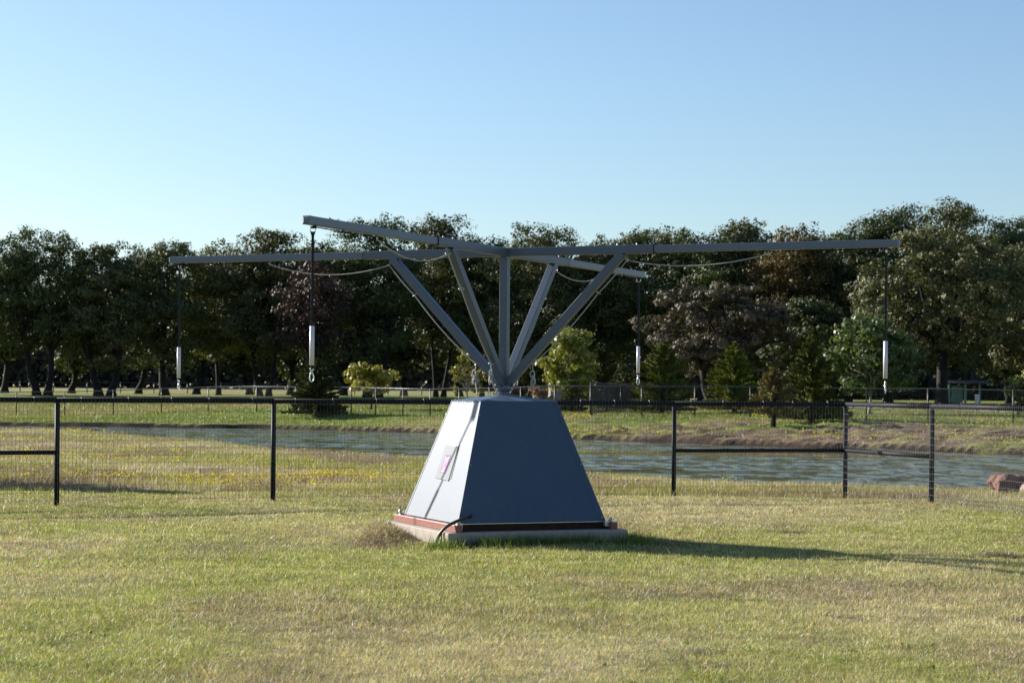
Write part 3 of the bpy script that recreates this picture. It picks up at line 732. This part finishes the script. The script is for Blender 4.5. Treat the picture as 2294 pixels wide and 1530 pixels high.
# ------------------------------------------------------------------ near pipe fence
nf = empty('pipe_fence', (0, 0, 0), 0, 'black pipe fence with wire mesh just behind the horse walker', 'fence')
FP = [(-9.0, 25.6), (-6.2, 26.9), (-3.40, 28.15), (-.46, 29.1), (2.47, 30.0), (5.20, 30.7), (5.98, 28.05), (6.72, 25.4), (7.45, 22.7)]
FT = 1.415
def fz(i): return gz(*FP[i])
for i, (x_, y_) in enumerate(FP):
    p_ = MB().tube([(x_, y_, fz(i)-.1), (x_, y_, FT+.02)], .035, 14).build('post', M_black, nf)
pts = [Vector((x_, y_, FT)) for x_, y_ in FP]
for i in range(len(FP)-1):
    tr_ = MB().tube([pts[i], pts[i+1]], .036, 14).build('top_rail', M_black, nf)
    if i in (0, 4, 5):
        zz_ = .70
        MB().tube([(FP[i][0], FP[i][1], zz_), (FP[i+1][0], FP[i+1][1], zz_)], .03, 12).build('mid_rail', M_black, nf)
    # mesh
    p, q = Vector((*FP[i], 0)), Vector((*FP[i+1], 0)); L_ = (q-p).length; d = (q-p)/L_
    nrm = Vector((d.y, -d.x, 0))
    if nrm.y > 0 or (i >= 5 and nrm.x > 0): nrm = -nrm
    off = nrm*.041
    mb = MB(); r_ = .0014
    nv = int(L_/.0508)
    rr = random.Random(i)
    for k in range(nv+1):
        s_ = k*L_/nv; P_ = p+d*s_+off; P_.z = 0; g0 = gz(P_.x, P_.y)+.03
        wv = rr.uniform(-.002, .002)
        mb.bar((P_.x+wv, P_.y, g0), (P_.x, P_.y, FT+.03), 2*r_, 2*r_, up=(0, 1, 0))
    for z_ in [.05+.1016*j for j in range(14)]:
        nn = 10; pp = []
        for j in range(nn+1):
            P_ = p+d*(L_*j/nn)+off-nrm*.0; pp.append((P_.x, P_.y, z_+.004*math.sin(j*2.1+z_*9+i)))
        mb.tube(pp, r_*1.15, 4, smooth=False)
    mb.build('wire_mesh', M_wire if i < 5 else M_wire2, nf)  # right-hand bays get the lighter wire colour in place of sunlight
    # tie wires
    mb = MB()
    for j in range(5):
        s_ = L_*(j+.3+.4*rr.random())/5; P_ = p+d*s_; P_.z = FT
        mb.ring(P_, .040, .003, d, 12); mb.tube([P_+Vector((0, 0, .038)), P_+Vector((.01, -.01, .055))], .003, 5)
    build_each(mb, 'tie_wire', M_wire2, nf, chunk=2)

# ------------------------------------------------------------------ far fences
ff = empty('field_fence', (0, 0, 0), 0, 'long dark mesh fence along the far side of the pond', 'fence')
fp = [(-80, 124), (37, 123.5), (145, 123), (254, 121.5), (362, 120), (467, 119), (575, 116), (663, 113), (725, 112), (787, 110.5), (842, 109), (903, 107), (964, 105), (1029, 104), (1097, 102.5), (1167, 101), (1243, 99.5), (1323, 98.3),
      (1438, 97.5), (1557, 97), (1681, 96.5), (1810, 95.5), (1941, 94), (2079, 92), (2270, 89.3), (2440, 87.5)]
tops = []
for p_, d in fp:
    x_ = (p_-1147)/F*d; g_ = gz(x_, d); tops.append(Vector((x_, d, g_+1.5)))
    MB().tube([(x_, d, g_-.1), (x_, d, g_+1.53)], .036, 8).build('post', M_farpost, ff)
mb = MB(); mb.tube(tops, .026, 8); mb.build('top_rail', M_farrail, ff)
mb = MB()
for i in range(len(tops)-1):
    p, q = tops[i], tops[i+1]; nv = int((q-p).length/.15)
    for k in range(nv):
        P_ = p.lerp(q, k/nv); mb.bar(P_-Vector((0, 0, 1.42)), P_, .004, .004, up=(0, 1, 0))
for j in range(12):
    mb.tube([p-Vector((0, 0, .1+j*.12)) for p in tops], .0035, 4)
mb.build('wire_mesh', M_farpost, ff)
pf = empty('pasture_fence', (0, 0, 0), 0, 'thin dark rail fence crossing the sunlit field behind the left oaks', 'fence')
tp = []
for p_ in range(-180, 1250, 75):
    d = 258; x_ = (p_-1147)/F*d; g_ = gz(x_, d); tp.append((x_, d, g_+1.35))
    MB().tube([(x_, d, g_-.1), (x_, d, g_+1.4)], .07, 6).build('post', M_farpost, pf)
MB().tube(tp, .05, 6).build('rail', M_farpost, pf)
MB().tube([(a_, b_, c_-.6) for a_, b_, c_ in tp], .035, 6).build('rail', M_farpost, pf)
pn = empty('panel_fence', (0, 0, 0), 0, 'dark screen fence running back among the cedars right of the stone pillar', 'fence')
q0, q1 = at(1323, 857, 99.5), at(1420, 862, 112); q0.z = max(q0.z, 2.0)
mb = MB()
for i in range(4):
    P_ = q0.lerp(q1, i/3); MB().tube([(P_.x, P_.y, gz(P_.x, P_.y)-.1), tuple(P_)], .04, 8).build('post', M_farpost, pn)
MB().tube([q0, q1], .03, 8).build('top_rail', M_farrail, pn)
for k in range(60):
    P_ = q0.lerp(q1, k/59); mb.bar((P_.x, P_.y, gz(P_.x, P_.y)), P_, .03, .01, up=(0, 1, 0))
mb.build('screen', M_farpost, pn)

# ------------------------------------------------------------------ trees
def unit(n, r): v = r.randn(n, 3); return v/np.linalg.norm(v, axis=1)[:, None]
def leafquads(P, size, r, elong=1.0, axis=None, nrm=None):
    n = len(P); a = unit(n, r) if axis is None else axis
    if nrm is not None:
        a = np.cross(nrm, unit(n, r)); a /= np.linalg.norm(a, axis=1)[:, None]+1e-9
    b_ = np.cross(a, unit(n, r) if nrm is None else nrm); b_ /= np.linalg.norm(b_, axis=1)[:, None]+1e-9
    A = a*(size*elong)[:, None]/2; B = b_*size[:, None]/2
    return np.stack([P-A, P+B*.9-A*.1, P+A, P-B+A*.15], 1)
def oak(name, label, px, vt, d, hw, c1, c2, seed, low=.22, n=8500, ls=.19, clumps=60, trunk=.5, lean=0, m=M_leaf, group=None, sparse=0.0, cat='tree', bark=None, cr=.115, twin=False):
    r = np.random.RandomState(seed); rr = random.Random(seed)
    x0 = (px-1147)/F*d; g = gz(x0, d); H = at(px, vt, d).z-g; Rx = hw/F*d
    root = empty(name, (x0, d, g), 0, label, cat, group)
    zc = (low+1)/2*H; Rz = (1-low)/2*H
    # clump centres
    u = unit(clumps*2, r); rad = .45+.5*r.rand(clumps*2)**.6
    C = u*rad[:, None]*np.array([Rx*1.12, Rx*.95, Rz]); dn_ = C[:, 2] < 0; C[dn_, :2] *= 1.12; C[:, 2] += zc
    # fewer clumps at the underside edge
    C = C[:clumps]
    cs = (cr*H*(.65+.7*r.rand(clumps)))
    C[:, 2] = np.minimum(C[:, 2], H-cs*.7); C[:, :2] *= .93
    w = cs**2; w /= w.sum()
    ci = r.choice(clumps, n, p=w)
    ns = 11; su = unit(clumps*ns, r).reshape(clumps, ns, 3); su[:, :, 2] = su[:, :, 2]*.8+.12
    si = r.randint(0, ns, n); sr = (.45+.6*r.rand(clumps, ns))[ci, si]
    P = C[ci]+su[ci, si]*(cs[ci]*sr)[:, None]*np.array([1.2, 1.2, .8])
    u = unit(n, r); P += u*(cs[ci]*.36*(.3+.8*r.rand(n)**.6))[:, None]*np.array([1.2, 1.2, .75])
    sz = ls*(.6+.8*r.rand(n))
    nn = u*.9+su[ci, si]*.5+unit(n, r)*.55; nn /= np.linalg.norm(nn, axis=1)[:, None]
    V = leafquads(P, sz, r, 1.35, nrm=nn)
    t = np.clip(r.rand(clumps)*.8+.1, 0, 1)[ci]*.7+r.rand(n)*.3
    cl = lerp(np.tile(np.array(c1), (n, 1)), np.tile(np.array(c2), (n, 1)), t)*(.8+.4*r.rand(n)[:, None])
    np_mesh('crown', V.reshape(-1, 3), 4, m, np.repeat(cl, 4, 0), root)
    # trunk and limbs
    mb = MB(); tr = trunk
    nb = 2 if twin else 1
    for b_ in range(nb):
        bx = (b_-.5)*tr*1.6 if twin else 0; lx = lean+(b_-.5)*1.2*twin
        fk = Vector((lx+bx, rr.uniform(-.3, .3), H*(low+.1)))
        pts = [Vector((bx, 0, -.2)), Vector((bx+lx*.1, 0, H*.04)), Vector((bx+lx*.5+rr.uniform(-.1, .1), 0, H*low*.6)), fk]
        mb.tube(pts, [tr*1.7/2, tr/2*1.1, tr/2*.92, tr/2*.75], 10)
        order = sorted(range(clumps), key=lambda i: rr.random())[:16]
        for i in order:
            e = Vector(C[i]); mid = fk.lerp(e, .5)+Vector((rr.uniform(-.4, .4), rr.uniform(-.4, .4), rr.uniform(-.2, .6)))
            mb.tube([fk-Vector((0, 0, .3)), fk.lerp(mid, .5)+Vector((0, 0, .15)), mid, e], [tr*.26, tr*.2, tr*.13, tr*.05], 6)
    mb.build('trunk', bark or M_bark, root)
    return root
def cedar(name, label, px, vt, d, hw, c1, seed, n=7000, vb=None, sparse=False, ls=.28, base=.06, group=None, pw=.85):
    r = np.random.RandomState(seed)
    x0 = (px-1147)/F*d; g = gz(x0, d); H = at(px, vt, d).z-g; R = 1.27*hw/F*d
    root = empty(name, (x0, d, g), 0, label, 'tree', group)
    # boughs: each a plume pointing outward and up
    nb = 150; tz = base+(1-base)*r.rand(nb)**1.25; a = r.rand(nb)*2*np.pi
    prof = R*np.clip((1-tz)**pw*1.12, .03, 1)*np.clip((tz+.13)*4.5, .5, 1)*(.72+.42*r.rand(nb))
    n = int(n*2.1); per = n//nb; bi = np.repeat(np.arange(nb), per); m = len(bi)
    s = r.rand(m)**.7
    wid = .030*H*(1-tz[bi]*.5)*(1.25-.75*s)
    P = np.stack([np.cos(a[bi])*prof[bi]*s, np.sin(a[bi])*prof[bi]*s, (tz[bi]*H*.93+s*prof[bi]*(.75*tz[bi]-.10))], 1)
    P += r.randn(m, 3)*wid[:, None]*np.array([.55, .55, .75])*(1.05-s*.6)[:, None]
    P[:, 2] = np.minimum(P[:, 2], H); P[:, 2] = np.maximum(P[:, 2], .1+.03*H)
    ax = np.stack([np.cos(a[bi])*.7, np.sin(a[bi])*.7, np.full(m, .9)], 1)+r.randn(m, 3)*.35; ax /= np.linalg.norm(ax, axis=1)[:, None]
    V = leafquads(P, ls*(.5+.6*r.rand(m))*.40, r, 2.3, ax)
    cl = np.tile(np.array(c1)*np.array([1.75, 1.28, .75]), (m, 1))*(.45+.9*r.rand(m)[:, None])*(.75+.5*r.rand(nb)[bi][:, None])
    np_mesh('crown', V.reshape(-1, 3), 4, M_cedar, np.repeat(cl, 4, 0), root)
    mb = MB(); mb.tube([(0, 0, -.1), (0.03, 0, H*.5), (0, 0, H*.92)], [.11+.01*H, .07, .015], 8)
    for i in range(0, nb, 4):
        e = (math.cos(a[i])*prof[i]*.7, math.sin(a[i])*prof[i]*.7, tz[i]*H*.93+prof[i]*.3); mb.tube([(0, 0, tz[i]*H*.9), e], [.03, .008], 5)
    mb.build('trunk', M_bark, root)
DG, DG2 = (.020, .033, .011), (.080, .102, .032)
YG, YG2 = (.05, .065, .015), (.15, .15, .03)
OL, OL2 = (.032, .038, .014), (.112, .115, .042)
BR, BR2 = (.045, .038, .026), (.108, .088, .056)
front = [
 # px, vt, d, hw, low, colours, trunk, twin, label
 (-70, 535, 160, 110, .2, DG, DG2, .8, False, 'dark oak cut by the left picture edge'),
 (95, 503, 158, 112, .24, DG, DG2, .9, True, 'tall dark oak rising highest at the far left, near the picture edge'),
 (235, 542, 157, 95, .22, DG, OL2, 1.0, True, 'broad olive oak just left of the left arm tip with two thick trunks'),
 (368, 538, 160, 92, .22, OL, DG2, 1.1, False, 'oak directly behind the left arm tip and its lead'),
 (490, 540, 163, 80, .26, YG, YG2, .6, False, 'yellow-tinged oak right of the left arm tip'),
 (592, 508, 160, 92, .25, DG, OL2, .7, True, 'rounded oak between the left arm tip and the near arm lead'),
 (708, 535, 164, 75, .28, DG, DG2, .7, False, 'dark oak behind the near arm lead'),
 (835, 478, 158, 105, .3, DG, DG2, .9, True, 'tall oak under the outer half of the near arm'),
 (985, 484, 162, 70, .3, OL, OL2, .6, True, 'open-crowned oak with sky gaps behind the near arm joint'),
 (1080, 535, 160, 62, .26, DG, DG2, .6, False, 'lower oak behind the left brace just left of the post'),
 (1205, 498, 156, 112, .24, DG, OL2, .8, True, 'wide oak behind the post and right of the hub'),
 (1345, 525, 158, 75, .22, DG, DG2, .6, False, 'lower dark oak above the far arm'),
 (1455, 492, 156, 88, .25, OL, DG2, .7, False, 'oak with lumpy top just above the right sleeve joint'),
 (1572, 497, 152, 92, .2, DG, DG2, .8, False, 'dense green oak above the inner part of the right arm extension'),
 (1672, 482, 154, 80, .2, DG, OL2, .7, False, 'dark oak behind the middle of the right arm extension'),
 (1775, 484, 148, 92, .2, OL, (.15, .095, .03), .8, False, 'orange-flushed oak above the outer part of the right arm'),
 (1900, 500, 150, 90, .12, DG, DG2, .8, False, 'deep dark oak filling the gap left of the big brown oak'),
 (1990, 458, 150, 112, .2, DG, DG2, .9, False, 'tall dark oak topping the trees above the right arm tip'),
 (2135, 446, 146, 125, .2, DG, OL2, .9, False, 'tallest oak of the whole tree line, right of the right arm tip'),
 (2262, 492, 148, 95, .15, DG, DG2, .8, False, 'dark oak beside the right picture edge behind the big brown oak'),
 (2400, 510, 140, 110, .15, DG, DG2, .8, False, 'dark oak just past the right picture edge'),
]
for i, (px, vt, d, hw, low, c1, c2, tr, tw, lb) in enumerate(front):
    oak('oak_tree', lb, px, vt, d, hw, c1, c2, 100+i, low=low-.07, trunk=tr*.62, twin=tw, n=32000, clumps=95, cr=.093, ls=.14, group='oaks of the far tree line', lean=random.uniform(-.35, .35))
back = [(10, 570, 60), (160, 580, 80), (310, 575, 85), (440, 580, 85), (560, 575, 80), (650, 590, 85), (770, 560, 80), (905, 560, 85), (1030, 580, 80), (1140, 570, 80), (1270, 570, 85), (1400, 560, 85), (1520, 550, 85), (1620, 545, 80), (1725, 540, 85), (1850, 530, 85), (1950, 520, 85), (2060, 510, 90), (2190, 520, 90), (2300, 540, 80)]
for i, (px, vt, hw) in enumerate(back):
    oak('oak_tree', 'dark oak of the back row, mostly hidden behind the front oaks', px, vt, 184+6*(i % 3), hw, DG, DG2, 300+i, low=.13 if px < 1300 else .05, trunk=.6, n=12000, clumps=60, ls=.26, group='back row oaks', lean=random.uniform(-1, 1))
# nearer oaks
oak('oak_tree', 'large brown-leaved oak with heavy limbs behind the right arm lead', 2110, 512, 122, 215, OL, (.125, .130, .048), 501, low=.22, n=50000, ls=.14, clumps=130, trunk=.75, cr=.09, group='nearer oaks right of the walker')
oak('oak_tree', 'reddish-brown oak of middle height between the far arm lead and the cedars', 1610, 632, 126, 165, BR, BR2, 502, low=.22, n=34000, ls=.14, clumps=95, trunk=.6, twin=True, cr=.1, group='nearer oaks right of the walker')
oak('oak_tree', 'dark green small oak between the reddish-brown oak and the large brown oak', 1820, 668, 130, 85, DG, DG2, 503, low=.2, n=13000, ls=.17, clumps=50, trunk=.4, group='nearer oaks right of the walker')
oak('oak_tree', 'olive oak filling the right picture edge in front of the dark oaks', 2300, 530, 128, 130, OL, (.10, .09, .035), 504, low=.18, n=18000, ls=.17, clumps=70, trunk=.6, cr=.1, group='nearer oaks right of the walker')
oak('young_tree', 'fresh green young tree left of the right arm lead', 1948, 705, 103, 88, (.04, .065, .02), (.10, .13, .045), 505, low=.13, n=8500, ls=.15, clumps=60, trunk=.16, bark=M_palebark, m=M_bright, cr=.12)
oak('red_tree', 'thin dull red tree behind the near arm lead', 692, 585, 152, 68, (.028, .018, .016), (.058, .030, .028), 506, low=.25, n=5500, ls=.18, clumps=50, trunk=.35)
oak('maple_tree', 'yellow-green young maple with pale trunk right of the post', 1277, 733, 108, 46, (.11, .13, .025), (.28, .28, .06), 507, low=.17, n=5000, ls=.15, clumps=50, trunk=.14, bark=M_palebark, m=M_bright, cr=.12)
oak('yellow_tree', 'bright yellow low spreading tree behind the near arm hook', 832, 816, 118, 56, (.17, .155, .03), (.33, .29, .06), 508, low=.3, n=3200, ls=.16, clumps=17, trunk=.12, m=M_bright, cr=.2)
oak('sapling', 'thin sparse sapling with few yellow-green leaves left of the braces', 1045, 780, 109, 44, (.09, .095, .02), (.19, .17, .05), 509, low=.3, n=900, ls=.14, clumps=22, trunk=.10, bark=M_palebark, m=M_bright, cr=.10)
oak('shrub', 'yellow-green shrub at the right picture edge behind the far fence', 2300, 828, 100, 26, (.10, .12, .03), (.17, .17, .06), 510, low=.05, n=2600, ls=.13, clumps=24, trunk=.1, m=M_bright, cr=.16, cat='shrub')
cedar('cedar_tree', 'dark feathery cedar standing behind the hook of the near lead', 708, 798, 110.5, 60, (.035, .055, .028), 601, n=7500)
cedar('cedar_tree', 'broad round cedar right of the far arm lead', 1483, 766, 104, 66, (.062, .095, .032), 602, n=8500, pw=.6)
cedar('cedar_tree', 'bright cone-shaped cedar between the round cedar and the silvery cedar', 1645, 760, 106, 62, (.085, .13, .034), 603, n=8500)
cedar('cedar_tree', 'tall dark cedar right of the silvery cedar', 1818, 742, 93, 74, (.055, .085, .028), 604, n=10000)
cedar('cedar_tree', 'silvery grey-green loose cedar in front of the two dark cedars', 1733, 815, 89, 62, (.11, .125, .085), 605, n=4200, base=.22)
cedar('cedar_tree', 'dark cedar just right of the yellow-green maple', 1345, 760, 116, 58, (.035, .055, .028), 606, n=7000)
cedar('cedar_tree', 'bluish cedar low behind the fence left of the far lead', 1398, 812, 112, 44, (.06, .095, .07), 607, n=4500)
cedar('cedar_tree', 'small grey-green cedar beside the stone pillar at the maple foot', 1282, 850, 106, 26, (.07, .11, .055), 608, n=2200, pw=.5)
cedar('cedar_tree', 'dark cedar in shade between the post and the stone pillar', 1185, 800, 124, 60, (.03, .045, .018), 609, n=5000)
# tree that throws the shadow lying behind the fence at left
cedar('cedar_tree', 'cedar outside the left picture edge whose shadow crosses behind the fence', -400, 560, 34.1, 190, (.04, .07, .02), 610, n=7000, ls=.2)

# distant thicket beyond the field, too far to count
r = np.random.RandomState(5)
k = 60000; px = -500+3300*r.rand(k); d = 385+r.rand(k)*25; x = (px-1147)/F*d
hh = 6+4.5*fbm(x*.06, d*0+3, 4)+2*fbm(x*.4, d*0, 2)
P = np.stack([x, d, ground(x, d)+hh*r.rand(k)**.8], 1)
V = leafquads(P, .8+.7*r.rand(k), r)
cl = lerp(np.tile(np.array([.03, .035, .02]), (k, 1)), np.tile(np.array([.07, .065, .045]), (k, 1)), fbm(x*.2, d*.2, 3))*(.6+.7*r.rand(k, 1))
tag(np_mesh('thicket', V.reshape(-1, 3), 4, M_leaf, np.repeat(cl, 4, 0)), 'distant brushy thicket beyond the sunlit field under the oaks', 'thicket', kind='stuff')

k = 26000; px = 1130+1500*r.rand(k); d = 172+r.rand(k)*14; x = (px-1147)/F*d  # dark leaves added to imitate dense shade under the right-hand oaks
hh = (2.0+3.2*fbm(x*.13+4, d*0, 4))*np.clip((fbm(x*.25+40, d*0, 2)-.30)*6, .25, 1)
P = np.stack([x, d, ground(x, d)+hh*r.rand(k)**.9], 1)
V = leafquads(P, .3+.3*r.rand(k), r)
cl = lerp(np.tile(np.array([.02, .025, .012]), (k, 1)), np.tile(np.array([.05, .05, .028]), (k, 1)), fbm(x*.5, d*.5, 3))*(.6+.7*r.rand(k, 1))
tag(np_mesh('shade_foliage', V.reshape(-1, 3), 4, M_leaf, np.repeat(cl, 4, 0)), 'dark foliage put in for the shade between the trunks of the right-hand oaks', 'shade_foliage', kind='stuff')

# ------------------------------------------------------------------ small things
def boulder(name, label, cat, c, size, mt, seed):
    "squarish weathered rock: a cube, cut fine, corners worn and faces broken by layered noise"
    from mathutils import noise
    import bmesh
    bm_ = bmesh.new(); bmesh.ops.create_cube(bm_, size=2); bmesh.ops.subdivide_edges(bm_, edges=bm_.edges[:], cuts=9, use_grid_fill=True)
    for v in bm_.verts:
        p = v.co.copy(); k = (abs(p.x)**6+abs(p.y)**6+abs(p.z)**6)**(1/6); p /= k
        q = p*1.3+Vector((seed*7.1, seed, 0))
        p *= 1+.22*noise.noise(q)+.10*noise.noise(q*3)+.05*noise.noise(q*8)
        p.x += .10*noise.noise(Vector((seed, 0, round(p.z*3)*.9)))            # bedding ledges
        v.co = (p.x*size[0]/2, p.y*size[1]/2, p.z*size[2]/2+size[2]*.42)
    me = bpy.data.meshes.new(name); bm_.to_mesh(me); bm_.free(); me.materials.append(mt)
    o = bpy.data.objects.new(name, me); col.objects.link(o); o.location = c; o.rotation_euler = (0, 0, .3)
    return tag(o, label, cat)
def on(px, d): x_ = (px-1147)/F*d; return (x_, d, gz(x_, d)-.02)
boulder('boulder', 'rough reddish-brown boulder on the grass behind the fence at the right edge', 'boulder', on(2266, 35), (.64, .5, .42), M_stone, 3)
boulder('boulder', 'pale tan boulder beyond the reddish-brown one, cut by the right picture edge', 'boulder', on(2316, 34.4), (.34, .4, .28), M_stone2, 5)
pl = empty('stone_pillar', on(1240, 112), .2, 'low limestone pillar with a stepped base left of the maple', 'pillar')
MB().box((.15, 0, .55), (.8, .6, 1.75)).build('shaft', M_block, pl, .03); MB().box((-.35, -.4, .35), (1.3, .7, .75)).build('plinth', M_block, pl, .03)
oak('shrub', 'low pink-flowering shrub beside the stone pillar', 1212, 866, 110, 16, (.12, .11, .04), (.38, .20, .22), 511, low=.05, n=1300, ls=.1, clumps=16, trunk=.05, m=M_bright, cr=.2, cat='shrub')
# small teal shelter under the trees at right
sh = empty('shelter', on(2165, 138), .15, 'small pale teal shelter with white panel under the oaks at right', 'shelter')
w_ = MB()
for x_ in (-1.6, -.1, 1.2): w_.box((x_, 0, .9), (.16, .16, 1.9))
build_each(w_, 'post', M_teal, sh); MB().box((-.5, .9, .9), (1.0, .1, 1.5)).build('wall_panel', M_teal, sh); MB().box((.95, -.1, .55), (.42, .06, .75)).build('white_panel', M_whitepaint, sh)
sh.scale = (.8, .8, .8)
MB().hexa([Vector(p) for p in ((-2, -.8, 1.85), (2.2, -.8, 1.85), (2.2, 1.4, 2.1), (-2, 1.4, 2.1), (-2, -.8, 1.95), (2.2, -.8, 1.95), (2.2, 1.4, 2.2), (-2, 1.4, 2.2))]).build('roof', M_roof, sh)
# pale house glimpsed through the reddish oak
hs = empty('house', on(1715, 205), .1, 'pale house glimpsed between the cedars behind the trees', 'house')
MB().box((0, 0, 1.6), (7, 6, 3.2)).build('wall', M_whitepaint, hs)
MB().add([(-3.9, -3.4, 3.2), (3.9, -3.4, 3.2), (3.9, 3.4, 3.2), (-3.9, 3.4, 3.2), (-2.6, 0, 4.9), (2.6, 0, 4.9)], [(0, 1, 5, 4), (2, 3, 4, 5), (1, 2, 5), (3, 0, 4), (3, 2, 1, 0)]).build('roof', M_roof, hs)
wi = MB().box((-1.4, -3.01, 1.7), (1.1, .08, 1.2)).build('window', M_black, hs); MB().box((1.6, -3.01, 1.1), (1.0, .08, 2.1)).build('door', M_roof, hs)
# bird on the meadow
bd = empty('bird', on(1428, 42), .4, 'tiny dark-backed bird standing on bare meadow by the pond', 'bird')
me = bpy.data.meshes.new('body')
bv = [(0, 0, .055), (.03, 0, .068), (.045, 0, .088), (.066, 0, .088), (-.035, 0, .045), (-.085, 0, .03)]
be = [(0, 1), (1, 2), (2, 3), (0, 4), (4, 5)]
me.from_pydata(bv, be, []); bo = bpy.data.objects.new('body', me); col.objects.link(bo); bo.parent = bd
sk = bo.modifiers.new('s', 'SKIN')
for v, rad in zip(me.skin_vertices[0].data, (.024, .02, .014, .002, .016, .006)): v.radius = (rad, rad)
me.skin_vertices[0].data[0].use_root = True
bo.modifiers.new('u', 'SUBSURF').levels = 2; me.materials.append(simple('bird_slate', (.05, .055, .07), .6))
for s_ in (-1, 1): MB().tube([(0, s_*.01, .04), (.004, s_*.01, 0.015)], .0025, 5).build('leg', M_black, bd)
